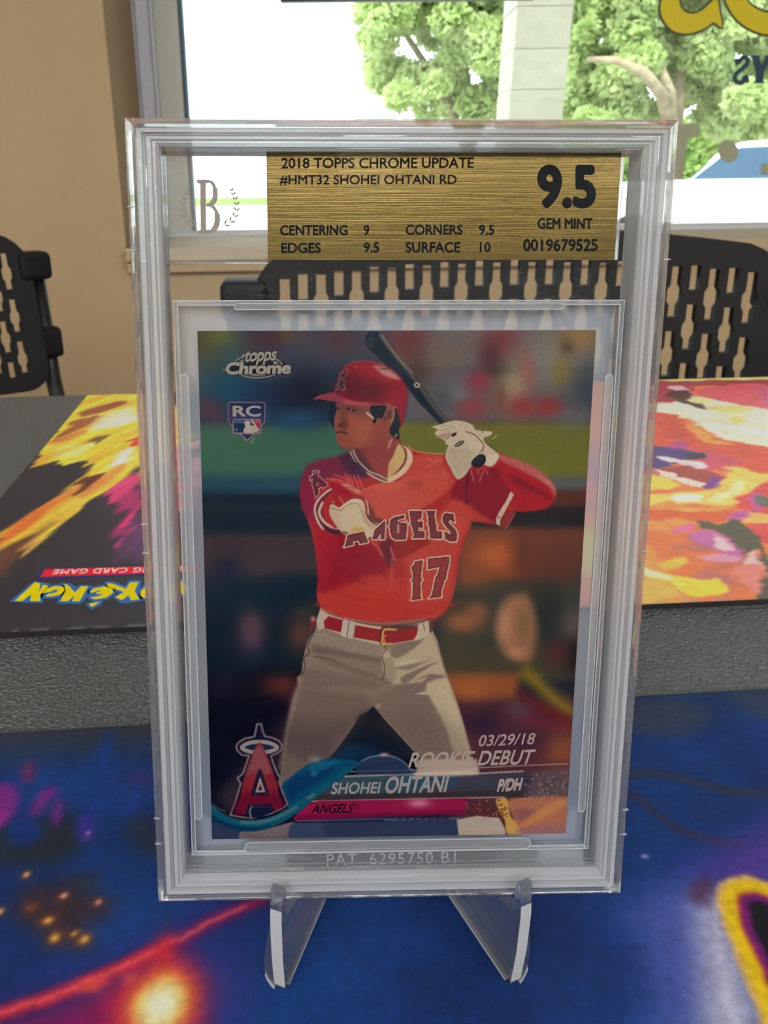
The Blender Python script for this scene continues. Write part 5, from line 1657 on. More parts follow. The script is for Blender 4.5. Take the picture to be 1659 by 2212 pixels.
PF_('E', [(420, 1060), (470, 1050), (500, 1075), (450, 1085)], (74, 34, 40), 5, .9)
PF_('E', [(395, 880), (450, 870), (440, 980), (420, 1050), (378, 1060), (380, 960)], (142, 82, 70), 6, .8)
PS('E', [(520, 820), (545, 900), (560, 960)], 6, (104, 56, 52), 8, .6)
PF_('E', [(400, 1150), (520, 1140), (590, 1190), (560, 1215), (460, 1190), (405, 1190)], (126, 54, 50), 4, .8)
PS('E', [(408, 1188), (470, 1180), (520, 1190), (585, 1204)], 2.2, (62, 26, 32), 2.2, .95)
PF_('E', [(395, 800), (420, 790), (470, 810), (455, 830), (410, 825)], (70, 40, 40), 3, .9)
PF_('E', [(570, 812), (600, 805), (660, 820), (735, 855), (660, 850), (600, 845)], (40, 22, 26), 2.4, 1)
PF_('E', [(618, 822), (650, 830), (640, 846), (616, 842)], (190, 160, 140), 1.6, .9, 0)
PF_('E', [(400, 752), (480, 762), (590, 770), (760, 800), (780, 830), (600, 790), (400, 778)], (96, 50, 46), 6, .7)
PF_('E', [(860, 870), (900, 875), (960, 920), (1000, 965), (985, 975), (930, 940)], (214, 176, 150), 2.0, 1)
PS('E', [(600, 1438), (480, 1408), (440, 1360)], 2, (92, 44, 50), 3, .6)
# hair, ear
PF_('E', [(935, 780), (1040, 765), (1190, 770), (1165, 880), (1130, 950), (1080, 975), (1050, 940), (1010, 1050), (970, 1010), (1000, 960), (950, 900)], (20, 30, 38), 2.4, 1, 2)
PF_('E', [(1170, 860), (1200, 795), (1260, 785), (1310, 830), (1312, 920), (1290, 1000), (1240, 1045), (1190, 1010), (1150, 1010)], (150, 84, 72), 2.2, 1)
PF_('E', [(1190, 860), (1240, 830), (1280, 860), (1270, 940), (1210, 990), (1180, 950)], (104, 54, 52), 6, .9); PS('E', [(1300, 830), (1305, 920), (1285, 990), (1250, 1030)], 2, (196, 140, 116), 2, .8); PS('E', [(1160, 950), (1170, 1000), (1145, 1012)], 3, (60, 30, 34), 3, .8)
PF_('E', [(1310, 810), (1360, 850), (1400, 960), (1410, 1080), (1380, 1120), (1390, 1210), (1385, 1290), (1340, 1280), (1290, 1250), (1250, 1210), (1230, 1150), (1270, 1060), (1300, 980), (1325, 900)], (24, 30, 40), 2.2, 1, 2)
PF_('E', [(1310, 1250), (1350, 1200), (1362, 1225), (1330, 1260)], (196, 160, 130), 2, .9, 0)
# helmet
PF_('E', [(320, 740), (380, 720), (410, 820), (385, 920), (370, 1010), (375, 1135), (320, 1080), (290, 1000), (283, 900), (300, 810)], (12, 30, 48), 2, 1, 2)
PS('E', [(300, 1020), (330, 1085), (375, 1130)], 1.4, (150, 150, 140), 1.4, .7)
helm = [(378, 545), (385, 420), (430, 300), (520, 170), (650, 105), (800, 72), (960, 80), (1130, 120), (1290, 210), (1410, 310), (1480, 420), (1515, 540), (1510, 680), (1480, 830), (1455, 980), (1430, 1105), (1405, 1085), (1400, 1000), (1370, 880), (1340, 800), (1240, 770), (1100, 755), (900, 770), (760, 770), (560, 750), (420, 640)]
PF_('E', helm, (138, 22, 38), 2.2, 1, 2)
PF_('E', [(390, 440), (520, 300), (640, 280), (900, 400), (1120, 440), (1140, 600), (900, 700), (640, 640), (430, 560)], (84, 14, 34), 34, .7)
PF_('E', [(390, 440), (470, 260), (560, 200), (540, 360), (440, 540)], (52, 18, 38), 10, .8)
PF_('E', [(640, 130), (860, 110), (1100, 160), (1380, 400), (1300, 420), (1000, 320), (760, 240)], (166, 30, 44), 18, .9)
PF_('E', [(1300, 500), (1480, 460), (1500, 640), (1440, 980), (1380, 860), (1300, 760), (1200, 720)], (156, 30, 44), 16, .85)
PF_('E', [(980, 150), (1120, 140), (1270, 220), (1390, 330), (1380, 365), (1240, 330), (1110, 270), (1040, 210)], (178, 116, 108), 9, .95)
PF_('E', [(1100, 250), (1240, 250), (1380, 340), (1270, 330)], (190, 136, 124), 7, .9)
PS('E', [(1095, 185), (1150, 190), (1205, 200)], 1.8, (50, 22, 30), 1.6, .9, 0); PS('E', [(690, 160), (735, 162)], 2, (200, 110, 110), 2, .8, 0)
PS('E', [(520, 165), (650, 100), (800, 72), (960, 82), (1130, 122)], 2.2, (170, 86, 80), 2.4, .8)
brim = [(55, 665), (150, 610), (280, 575), (375, 550), (410, 590), (520, 640), (680, 690), (860, 705), (1000, 725), (1130, 745), (1180, 735), (1300, 775), (1350, 800), (1320, 810), (1220, 772), (1100, 752), (900, 775), (720, 770), (560, 750), (420, 715), (320, 690), (200, 690), (90, 692)]
PF_('E', brim, (160, 58, 70), 2, 1, 2)
PF_('E', [(180, 620), (370, 560), (420, 610), (560, 670), (500, 700), (320, 680), (200, 660)], (140, 46, 68), 8, .7)
PF_('E', [(520, 670), (700, 710), (900, 735), (880, 765), (700, 760), (560, 735)], (186, 82, 84), 7, .8)
PF_('E', [(80, 668), (160, 668), (260, 690), (200, 700), (95, 692)], (20, 14, 24), 2.4, 1); PS('E', [(60, 660), (150, 612), (280, 578)], 1.6, (176, 100, 104), 1.8, .7)
PS('E', [(1180, 735), (1300, 775), (1352, 802)], 1.6, (200, 120, 110), 1.6, .8)
# emblem on the helmet
PS('E', [(400, 510), (450, 330), (475, 270), (560, 190), (590, 200), (590, 250), (545, 300)], 1.8, (150, 130, 120), 1.6, .8, 0); PS('E', [(470, 270), (520, 240), (560, 240)], 1.6, (140, 120, 112), 1.6, .8, 0)
PS('E', [(440, 500), (470, 340), (500, 310), (510, 420), (545, 520), (490, 525), (480, 460), (450, 470), (440, 520), (400, 512)], 1.8, (150, 126, 118), 1.6, .85, 0); PF_('E', [(450, 480), (490, 340), (530, 510), (495, 510), (480, 440), (460, 500)], (46, 16, 34), 2, .8, 0); PS('E', [(530, 320), (550, 420), (525, 520)], 1.6, (140, 118, 112), 1.6, .7, 0)
PS('P', [(882, 962), (892, 972), (924, 979), (957, 981)], 2.4, (206, 176, 84), 3, .7)

# ---- arm in front, elbow guard
PF_('G', [(260, 960), (300, 830), (400, 720), (520, 650), (560, 640), (520, 720), (420, 850), (390, 1000), (440, 1140), (560, 1250), (640, 1270), (680, 1340), (560, 1340), (430, 1270), (320, 1140)], (116, 38, 58), 3, .95)
PS('G', [(520, 665), (420, 735), (320, 840), (275, 960), (300, 1090), (350, 1200), (400, 1260)], 4.6, (206, 184, 166), 2); PS('G', [(395, 870), (350, 960), (350, 1060), (420, 1160), (520, 1230), (610, 1260)], 5.6, (216, 176, 152), 3)
PF_('G', [(400, 1190), (500, 1250), (600, 1270), (670, 1335), (580, 1345), (470, 1300)], (78, 30, 46), 4, .9)
PF_('G', [(400, 920), (440, 800), (540, 690), (500, 620), (640, 590), (860, 700), (920, 770), (800, 830), (700, 890), (660, 960), (540, 900), (490, 1000), (540, 1140), (610, 1260), (500, 1200), (410, 1060)], (178, 40, 46), 4, .98)
PF_('G', [(480, 610), (560, 560), (700, 600), (860, 700), (880, 770), (780, 810), (680, 740)], (166, 18, 42), 7, .95)
PF_('G', [(540, 700), (640, 720), (690, 850), (640, 930), (560, 880)], (160, 34, 42), 7, .8)
PS('G', [(635, 780), (680, 840), (710, 895)], 1.8, (206, 150, 120), 1.6, .9); PS('G', [(560, 870), (545, 850)], 2, (206, 170, 140))
# sleeve fringe of light creases
PF_('G', [(450, 520), (600, 510), (760, 560), (900, 660), (990, 700), (900, 780), (760, 680), (640, 590), (520, 540)], (196, 62, 64), 7, .9)
for p_ in ([(560, 455), (720, 500), (800, 580)], [(720, 440), (770, 500), (810, 590)], [(790, 460), (830, 540), (850, 610)], [(860, 470), (900, 560), (930, 650)], [(920, 470), (960, 560), (990, 660)], [(450, 515), (600, 520), (700, 560)]): PS('G', p_, 3, (218, 96, 92), 3.5, .8)
PF_('G', [(680, 600), (760, 590), (860, 640), (980, 710), (930, 745), (840, 690), (740, 640)], (206, 140, 116), 3.5, .95); PS('G', [(750, 640), (850, 650), (880, 665)], 1.6, (110, 50, 50), 1.6, .8)
# forearm
PF_('G', [(900, 780), (1000, 680), (1200, 600), (1400, 570), (1640, 510), (1900, 420), (2200, 420), (2250, 620), (2100, 800), (1900, 940), (1659, 1030), (1500, 1090), (1340, 1140), (1200, 1120), (1100, 1040), (1060, 900), (1000, 810)], (202, 78, 62), 5, .98)
PF_('G', [(1060, 860), (1140, 960), (1200, 1080), (1330, 1130), (1270, 1190), (1150, 1150), (1080, 1040)], (110, 52, 46), 9, .85)
PF_('G', [(1200, 620), (1500, 560), (1760, 480), (1700, 600), (1450, 700), (1200, 740)], (212, 92, 72), 14, .7)
PF_('G', [(1600, 560), (1800, 500), (1900, 560), (1850, 700), (1700, 660)], (176, 70, 58), 12, .6)
PS('G', [(900, 770), (1000, 680), (1200, 600), (1400, 565)], 2, (228, 120, 96), 2.4, .7)
# guard: strap, cuff, cup
PS('G', [(780, 840), (890, 775), (960, 790), (1030, 850), (1060, 960), (1080, 1080), (1150, 1160), (1240, 1200), (1330, 1175)], 8, (156, 56, 62), 2.4); PS('G', [(1040, 830), (1070, 930), (1080, 1060), (1140, 1150), (1240, 1190), (1330, 1170)], 2.2, (222, 196, 166))
PS('G', [(1070, 1060), (1130, 1160), (1230, 1210), (1330, 1190)], 4, (64, 44, 52), 2.5, .9); PS('G', [(1090, 1080), (1150, 1150), (1250, 1170), (1330, 1140)], 3, (96, 76, 60), 3, .8)
cup = [(510, 905), (560, 900), (650, 950), (700, 900), (800, 835), (890, 815), (970, 830), (1020, 890), (1030, 1000), (1050, 1080), (1110, 1160), (1220, 1215), (1330, 1200), (1270, 1290), (1150, 1370), (1000, 1405), (880, 1405), (760, 1370), (650, 1280), (560, 1160), (500, 1040), (495, 960)]
PF_('G', cup, (212, 186, 152), 2.2, 1, 2)
PF_('G', [(500, 960), (620, 980), (640, 1100), (700, 1260), (620, 1220), (530, 1100)], (200, 172, 142), 9, .7)
PF_('G', [(1000, 900), (1040, 1080), (1110, 1170), (1230, 1220), (1320, 1210), (1230, 1270), (1090, 1240), (1010, 1100)], (196, 158, 128), 8, .8)
PF_('G', [(830, 1260), (960, 1230), (1030, 1270), (1010, 1330), (900, 1330)], (208, 158, 82), 9, .9)
PS('G', [(665, 985), (740, 920), (840, 885), (910, 885), (950, 930), (990, 1040), (1040, 1150), (1100, 1220)], 1.6, (130, 108, 92), 1.8, .8)
PS('G', [(650, 955), (720, 900), (810, 840), (890, 822), (960, 840)], 3.0, (232, 212, 184), 2.4, .8); PS('G', [(510, 945), (660, 985)], 1.8, (100, 70, 64), 2, .8)
PF_('G', [(690, 1300), (740, 1300), (830, 1355), (835, 1375), (780, 1360), (710, 1325)], (60, 50, 50), 2, .85); PS('G', [(715, 1310), (760, 1330), (815, 1362)], 1.2, (170, 150, 126), 1.2, .9)
# sleeve letter emblem
PS('G', [(200, 545), (200, 480), (240, 460), (240, 400), (330, 385), (345, 410), (320, 460), (380, 510), (480, 600), (400, 660), (385, 640), (330, 660), (350, 720), (290, 800), (235, 600), (240, 520), (205, 545)], 1.8, (190, 176, 150), 1.5, .9, 0)
PF_('G', [(255, 510), (310, 470), (370, 520), (465, 600), (400, 645), (380, 620), (325, 650), (330, 720), (295, 780), (250, 620)], (106, 34, 62), 2, .9, 0)
PS('G', [(300, 600), (320, 570), (335, 605), (300, 612)], 1.3, (180, 160, 140), 1.3, .9, 0); PS('G', [(235, 470), (280, 430), (320, 410)], 1.6, (180, 170, 150), 1.5, .8); PS('G', [(240, 490), (300, 450)], 1.3, (30, 40, 60), 1.5, .8)
for p_ in ([(255, 510), (250, 620), (295, 780), (330, 720)], [(370, 520), (465, 600), (400, 645)]): PS('G', p_, 1.2, (40, 26, 50), 1.4, .8, 0)

# ---- jersey lettering
def letter(pts, k='H', fillc=(126, 54, 62)):
    K.bands(zz(k, pts), [(2.6, (222, 184, 154)), (-0.2, (74, 34, 40)), (-2.2, fillc)], 1.4)
letter([(120, 460), (150, 440), (260, 420), (330, 400), (390, 540), (280, 565), (265, 520), (190, 535), (200, 575), (75, 605), (95, 575)])
letter([(440, 500), (470, 380), (560, 300), (605, 260), (600, 500), (540, 505), (550, 420), (500, 505)])
letter([(672, 250), (720, 220), (850, 190), (850, 230), (770, 255), (765, 280), (890, 300), (870, 505), (740, 515), (690, 480), (665, 400), (668, 350), (640, 345), (665, 325)])
PF_('H', [(770, 255), (860, 232), (890, 268), (790, 290)], (196, 70, 62), 2, 1, 0); PS('H', [(772, 262), (858, 240), (885, 270), (795, 288)], 1.6, (220, 180, 150), 1.4, 1, 0); PF_('H', [(760, 310), (785, 310), (783, 425), (755, 425)], (196, 150, 130), 1.6, 1, 0)
letter([(910, 140), (1080, 140), (1070, 235), (1020, 235), (1020, 280), (1085, 270), (1085, 360), (1030, 350), (1025, 395), (1110, 400), (1110, 490), (950, 492), (975, 450), (940, 320), (920, 310), (935, 290)])
PF_('H', [(1015, 235), (1050, 230), (1065, 248), (1030, 262)], (200, 82, 72), 1.8, .9, 0)
letter([(1120, 140), (1255, 140), (1235, 180), (1255, 315), (1275, 330), (1255, 345), (1270, 405), (1330, 400), (1330, 500), (1165, 490), (1180, 470), (1165, 330), (1145, 310), (1160, 290), (1150, 180)])
letter([(1345, 200), (1375, 165), (1480, 180), (1495, 290), (1430, 255), (1415, 290), (1500, 370), (1530, 440), (1515, 530), (1440, 535), (1370, 500), (1365, 400), (1435, 440), (1440, 405), (1370, 330), (1335, 270)])
letter([(985, 785), (1090, 770), (1075, 850), (1060, 1000), (1085, 1020), (1055, 1050), (1060, 1240), (1075, 1265), (930, 1285), (950, 1250), (955, 1050), (935, 1030), (960, 1010), (960, 915), (945, 915), (945, 845), (975, 830)], fillc=(150, 62, 58))
letter([(1148, 750), (1425, 722), (1425, 800), (1385, 980), (1390, 1005), (1365, 1025), (1320, 1180), (1325, 1240), (1160, 1260), (1200, 1220), (1250, 980), (1270, 965), (1300, 860), (1150, 890)], fillc=(150, 62, 58))
PS('H', [(1500, 1000), (1470, 1200), (1430, 1300)], 2, (214, 110, 96), 4, .5)

# ---- glove hands, bat knob
PF_('F', [(70, 175), (190, 145), (330, 100), (480, 120), (560, 160), (590, 210), (660, 225), (790, 235), (770, 280), (690, 310), (710, 370), (860, 490), (865, 560), (800, 645), (740, 650), (700, 630), (550, 640), (480, 740), (380, 808), (300, 680), (232, 530), (270, 400), (230, 385), (235, 345), (130, 290), (110, 240), (140, 205)], (206, 184, 154), 2.2, 1, 2)
PF_('F', [(250, 440), (420, 420), (560, 500), (540, 640), (400, 780), (300, 660)], (188, 164, 138), 14, .8)
PF_('F', [(130, 290), (250, 250), (300, 270), (250, 330)], (160, 120, 100), 6, .7); PF_('F', [(300, 275), (345, 245), (370, 255), (330, 295)], (34, 30, 40), 2.4, .95)
PF_('F', [(690, 560), (740, 640), (820, 610), (860, 520), (760, 520)], (220, 200, 172), 9, .8)
for p_ in ([(330, 110), (300, 160), (240, 175)], [(430, 125), (400, 190), (370, 240)], [(500, 140), (470, 200), (480, 235)], [(140, 215), (230, 225), (300, 255)], [(560, 180), (600, 230), (690, 300)], [(300, 420), (340, 520), (420, 600)], [(480, 420), (520, 480), (600, 480)]): PS('F', p_, 1.6, (160, 134, 112), 3.2, .6)
PS('F', [(480, 235), (580, 270), (660, 350), (690, 400), (675, 470)], 2.2, (130, 40, 50), 1.8); PS('F', [(715, 370), (790, 430), (850, 475)], 1.8, (70, 40, 40), 1.8)
PF_('F', [(345, 395), (400, 350), (450, 342), (455, 365), (410, 405), (355, 415)], (50, 46, 50), 2, .95); PS('F', [(365, 395), (410, 368), (440, 360)], 1.4, (186, 166, 142), 1.4); PS('F', [(375, 400), (415, 382)], 1.0, (186, 166, 142), 1.2)
PS('F', [(200, 215), (250, 205), (280, 220)], 1.4, (140, 116, 100), 1.6, .8); PS('F', [(170, 190), (230, 165)], 1.4, (150, 126, 108), 1.6, .8); PS('F', [(300, 170), (350, 185)], 1.4, (150, 126, 108), 1.6, .7); K.blob((1043, 933), (1.6, 1.6), (60, 50, 50))
PF_('F', [(640, 505), (700, 515), (718, 560), (705, 610), (640, 662), (580, 660), (540, 625), (560, 570)], (26, 32, 40), 2.2); PF_('F', [(600, 560), (660, 540), (690, 570), (640, 620)], (44, 48, 54), 9, .7)
PS('F', [(640, 490), (685, 440)], 1.6, (110, 84, 76), 1.6, .8); PS('F', [(790, 320), (830, 300), (845, 270)], 2.0, (220, 196, 120), 2, .7)

# ---- trousers
legs = [(694, 1311), (686, 1335), (680, 1362), (664, 1385), (655, 1420), (651, 1455), (641, 1464), (645, 1480), (634, 1510), (624, 1550), (616, 1590), (611, 1630), (606, 1665), (604, 1700), (640, 1690), (715, 1638), (740, 1600), (770, 1560), (778, 1545), (793, 1538), (807, 1524), (830, 1552), (860, 1585), (893, 1622), (920, 1650), (940, 1668), (1025, 1668), (1022, 1650), (1012, 1610), (1003, 1570), (992, 1530), (982, 1500), (966, 1460), (958, 1440), (950, 1410), (946, 1385), (936, 1365), (930, 1345), (917, 1335), (824, 1345), (740, 1335)]
K.fill(legs, (142, 120, 104), 2.2)
PF_('I', [(240, 300), (480, 380), (900, 440), (900, 600), (640, 560), (420, 480), (160, 420)], (152, 134, 116), 14, .8)
PF_('I', [(180, 460), (400, 500), (700, 560), (900, 600), (900, 640), (640, 600), (360, 560), (200, 540)], (104, 86, 78), 12, .7)
PF_('I', [(200, 570), (360, 600), (560, 680), (800, 760), (900, 820), (700, 780), (440, 690), (260, 620)], (112, 94, 86), 12, .7)
PF_('I', [(140, 700), (420, 760), (800, 830), (860, 920), (500, 900), (100, 900), (40, 820)], (118, 98, 88), 18, .7)
PF_('J', [(170, 100), (420, 120), (700, 160), (780, 250), (660, 320), (560, 500), (420, 680), (150, 640), (60, 600), (100, 260)], (116, 96, 86), 26, .85)
PF_('J', [(80, 500), (300, 480), (420, 520), (420, 680), (200, 700)], (98, 82, 80), 24, .7)
PF_('J', [(160, 40), (200, 30), (150, 250), (90, 480), (60, 700), (0, 760), (40, 560), (90, 300)], (150, 126, 110), 9, .6)
PF_('I', [(900, 560), (1020, 480), (1260, 420), (1420, 330), (1480, 440), (1560, 700), (1660, 1040), (1720, 1300), (1640, 1250), (1400, 900), (1000, 860)], (196, 172, 138), 12, .9)
PF_('I', [(1000, 480), (1280, 400), (1340, 400), (1200, 520), (1040, 600)], (132, 110, 96), 8, .9)
PF_('I', [(1040, 690), (1300, 640), (1420, 600), (1240, 700), (1160, 720)], (138, 116, 102), 6, .85)
PF_('I', [(1100, 800), (1300, 700), (1490, 630), (1380, 700), (1260, 780), (1150, 870)], (130, 108, 98), 6, .9)
PF_('I', [(1180, 860), (1330, 790), (1430, 760), (1580, 790), (1380, 850), (1390, 930), (1260, 960), (1400, 990), (1460, 1100), (1500, 1300), (1180, 1300), (1000, 1000), (1060, 880)], (130, 106, 96), 8, .95)
PF_('J', [(830, 130), (1120, 160), (1240, 170), (1300, 300), (1380, 460), (1400, 620), (1120, 600), (980, 470), (800, 260)], (132, 108, 96), 14, .9)
PF_('J', [(1240, 180), (1330, 300), (1400, 450), (1440, 640), (1360, 620), (1300, 420)], (150, 124, 106), 12, .6)
PF_('J', [(1210, 90), (1360, 20), (1430, 160), (1490, 330), (1540, 500), (1570, 640), (1440, 630), (1370, 430), (1290, 260), (1230, 160)], (200, 176, 142), 9, .9)
PF_('J', [(1120, 150), (1190, 125), (1260, 130), (1250, 158)], (196, 172, 144), 3, .9, 0); PF_('J', [(1040, 68), (1140, 30), (1220, 10), (1180, 50)], (196, 172, 144), 3, .8, 0)
PF_('I', [(1000, 665), (1060, 640), (1300, 600), (1220, 640), (1040, 690)], (206, 184, 152), 4, .9)
PF_('I', [(930, 465), (1020, 465), (1010, 580), (930, 600), (920, 640), (960, 830), (1040, 830), (1050, 690), (1010, 600)], (150, 126, 108), 6, .6)
PS('I', [(930, 465), (945, 510), (905, 570), (930, 680), (920, 800), (885, 830)], 1.6, (60, 44, 44), 1.8, .85); PS('I', [(910, 845), (960, 855), (1010, 850)], 1.8, (84, 64, 58), 2.2, .8)
PS('I', [(205, 260), (165, 370), (120, 460), (140, 540), (80, 590), (95, 690), (55, 780)], 1.8, (36, 34, 44), 1.6, .9); PS('I', [(180, 575), (300, 590), (420, 620)], 2, (70, 56, 56), 3, .7)
PF_('J', [(420, 670), (560, 500), (670, 325), (740, 290), (775, 250), (860, 350), (1000, 500), (1120, 620), (1080, 680), (900, 700), (640, 720)], (18, 26, 40), 2.2, 1, 0)
PF_('J', [(640, 340), (780, 270), (880, 390), (1000, 520), (860, 480), (700, 420)], (34, 30, 34), 18, .7); PF_('J', [(430, 670), (600, 560), (800, 600), (800, 660), (560, 690)], (14, 48, 78), 18, .8)
PF_('J', [(20, 380), (420, 360), (700, 320), (560, 500), (400, 690), (-10, 900), (-10, 600)], (84, 70, 70), 60, .55)  # lower legs darkened: printed shade plus the card's own lighting, painted in
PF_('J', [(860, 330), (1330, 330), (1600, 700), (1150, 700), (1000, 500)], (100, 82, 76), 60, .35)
PS('J', [(785, 245), (900, 380), (1110, 610)], 1.4, (170, 146, 124), 1.4, .8, 0); K.blob((817, 1524), (5, 4), (180, 150, 130), .8)
# waistband, belt
PF_('I', [(258, 55), (340, 130), (480, 180), (490, 210), (620, 230), (900, 280), (1290, 240), (1420, 190), (1440, 330), (1300, 400), (900, 460), (600, 390), (290, 280), (230, 300), (210, 200)], (196, 176, 152), 2.6, .9, 0)
PF_('I', [(340, 150), (488, 190), (480, 325), (300, 280), (288, 210)], (150, 32, 40), 2.2, 1, 0); PF_('I', [(625, 245), (880, 290), (1000, 300), (1280, 262), (1290, 330), (1240, 400), (1000, 440), (890, 425), (605, 375)], (152, 40, 44), 2.4, 1, 0)
PF_('I', [(1000, 250), (1280, 245), (1220, 275), (1060, 300), (940, 290), (880, 275)], (76, 52, 46), 5, .85); PF_('I', [(880, 290), (940, 270), (910, 440), (880, 440)], (110, 24, 44), 4, .7)
PF_('I', [(500, 165), (560, 180), (625, 200), (595, 395), (530, 380), (465, 355)], (196, 176, 158), 2, 1, 0); PS('I', [(558, 185), (535, 370)], 2.2, (92, 74, 70), 1.8, .8, 0); PS('I', [(625, 200), (598, 390)], 1.4, (110, 90, 84), 1.6, .7, 0)
PF_('I', [(1290, 235), (1345, 215), (1395, 215), (1400, 330), (1300, 390), (1240, 405), (1275, 330)], (202, 180, 148), 2.4, 1, 0); PS('I', [(1340, 225), (1352, 300)], 2, (90, 66, 60), 2, .8, 0); PF_('I', [(1395, 200), (1430, 190), (1465, 260), (1420, 330), (1405, 320)], (96, 60, 56), 3, .9, 0)
PS('I', [(1050, 295), (940, 290), (915, 330), (905, 430), (930, 445), (1000, 442)], 4.2, (206, 160, 82), 1.8); PS('I', [(940, 355), (920, 380), (935, 430)], 2.4, (214, 176, 100), 1.6, .9)
PS('I', [(350, 135), (480, 182)], 3.0, (206, 186, 162), 2, 1, 0); PS('I', [(625, 228), (760, 258), (890, 275)], 3.4, (206, 182, 158), 2, 1, 0)
PS('I', [(240, 40), (340, 122), (480, 172), (640, 210), (860, 246), (1050, 243), (1250, 222), (1420, 175)], 2, (110, 26, 30), 2.4, .7)
PF_('I', [(150, 190), (175, 150), (210, 180), (200, 260), (130, 330), (150, 240)], (120, 44, 50), 3, .9); K.blob((676, 1337), (5, 5), (206, 140, 130), .9)
# light on the belly of the shirt, hem shade
PF_('I', [(240, 0), (1620, 0), (1580, 80), (1300, 190), (900, 230), (500, 150), (300, 90)], (188, 50, 46), 16, .5)

# ---- foot of the card: shoe tops, wave, bars
K.fill([(457, 1772), (560, 1790), (700, 1760), (1000, 1765), (1000, 1830), (440, 1830)], (46, 58, 86), 14)  # navy band at the foot: playmat reflection painted into the print
PF_('M', [(600, 1940), (700, 1925), (1000, 1900), (1430, 1780), (1450, 1830), (1380, 1980), (1350, 2060), (900, 2070), (600, 2050), (575, 1990)], (120, 104, 104), 2.5, 1, 2); PF_('M', [(650, 1940), (800, 2000), (1000, 2040), (1300, 2020), (1320, 2060), (900, 2060)], (112, 72, 74), 7, .8)
PF_('M', [(1450, 1800), (1900, 1760), (1900, 2090), (1400, 2060), (1380, 1990)], (58, 70, 100), 6, .9)
PF_('L', [(400, 510), (600, 470), (820, 490), (880, 600), (900, 760), (430, 760)], (186, 166, 150), 4, 1, 0)
PF_('L', [(930, 300), (1530, 290), (1500, 660), (1000, 660), (960, 480)], (186, 116, 86), 12, .95); PF_('L', [(980, 400), (1200, 420), (1100, 500), (1000, 510)], (146, 88, 90), 12, .8); PF_('L', [(1200, 430), (1420, 310), (1520, 330), (1300, 480), (1020, 600)], (206, 140, 80), 14, .8)
PF_('L', [(790, 310), (900, 300), (930, 470), (1020, 580), (1030, 660), (900, 650), (880, 520), (820, 420)], (210, 162, 80), 5, .95); PF_('L', [(1040, 590), (1480, 560), (1500, 650), (1040, 660)], (156, 108, 116), 9, .7)  # yellow splotches in this corner: playmat reflection painted into the print
# lower white band on the shin beyond the bar
K.fill([(900, 1640), (1030, 1640), (1034, 1664), (960, 1676), (900, 1676)], (190, 166, 146), 8, .9)
# name bar
K.fill([(690, 1678), (1160, 1668), (1220, 1662), (1228, 1716), (1130, 1722), (660, 1732)], (66, 62, 76), 4)
PF_('N', [(1180, 480), (1659, 468), (1900, 462), (1900, 640), (1659, 690), (950, 700), (1040, 640)], (56, 84, 96), 9, .9); K.fill([(690, 1716), (1130, 1706), (1130, 1722), (660, 1732)], (60, 50, 48), 6, .9)
K.fill([(850, 1680), (990, 1676), (980, 1700), (850, 1704)], (40, 84, 110), 12, .7)
K.stroke([(752, 1667), (900, 1663), (1010, 1660), (1120, 1654), (1225, 1650)], 2.2, (190, 160, 156), 3, .85); K.stroke([(746, 1677), (900, 1672), (1010, 1672), (1130, 1666)], 3.4, (206, 180, 166), 4, .8)
K.stroke([(900, 1672), (960, 1672), (1030, 1668)], 10, (214, 190, 166), 10, .9); K.stroke([(670, 1731), (860, 1727), (1000, 1724), (1090, 1722)], 3, (190, 140, 146), 3, .9)
for i in range(56):
    for j in range(12):
        x, y = 716 + i * 4.6 + j * 0.2, 1682 + j * 3.8 - i * 0.07
        if RNG.rand() < .8: K.blob((x, y), (1.3, 1.3), (30, 46, 60), .45)
# team bar
K.fill([(632, 1769), (660, 1738), (690, 1730), (900, 1727), (1010, 1724), (1004, 1758), (820, 1763), (640, 1772)], (148, 22, 68), 2.4)
K.fill([(640, 1760), (820, 1756), (1000, 1750), (1004, 1760), (820, 1765), (640, 1772)], (112, 10, 60), 6, .7); K.blob((905, 1735), (24, 9), (226, 150, 160), .8)
K.stroke([(640, 1774), (820, 1771), (990, 1768)], 2, (160, 130, 150), 2.4, .8); K.stroke([(640, 1776), (760, 1774), (830, 1772)], 3, (14, 16, 40), 2.4, .9)
for k in range(7): K.fill([(860 + k * 16, 1767 - k * .3), (866 + k * 17.4, 1767 - k * .3), (866 + k * 17.4, 1771 - k * .3), (860 + k * 16, 1771 - k * .3)], (26, 22, 50), 2, .9)
# pixel crumbs
for k in range(150):
    u = RNG.rand(); x = 1130 + u * 100; y = 1662 + RNG.rand() * 62
    w_ = RNG.choice([2.4, 3.4]); dk = RNG.rand() < .55
    if (y - 1662) / 62 < 0.05 + 0.0 * u: continue
    K.fill([(x, y), (x + w_, y), (x + w_, y + w_ * 1.3), (x, y + w_ * 1.3)], (56, 38, 52) if dk else (166, 128, 112), 1.4, .9 * (1 - .3 * u))
K.fill([(1150, 1666), (1230, 1660), (1228, 1722), (1140, 1726)], (150, 110, 98), 14, .35)
for k in range(70):
    x = 1000 + RNG.rand() * 100; y = 1726 + RNG.rand() * 38
    w_ = RNG.choice([2.2, 3.2, 4.2])
    K.fill([(x, y), (x + w_, y), (x + w_, y + w_ * 1.2), (x, y + w_ * 1.2)], [(120, 40, 40), (90, 50, 34), (170, 96, 60)][k % 3], 1.5, .85)
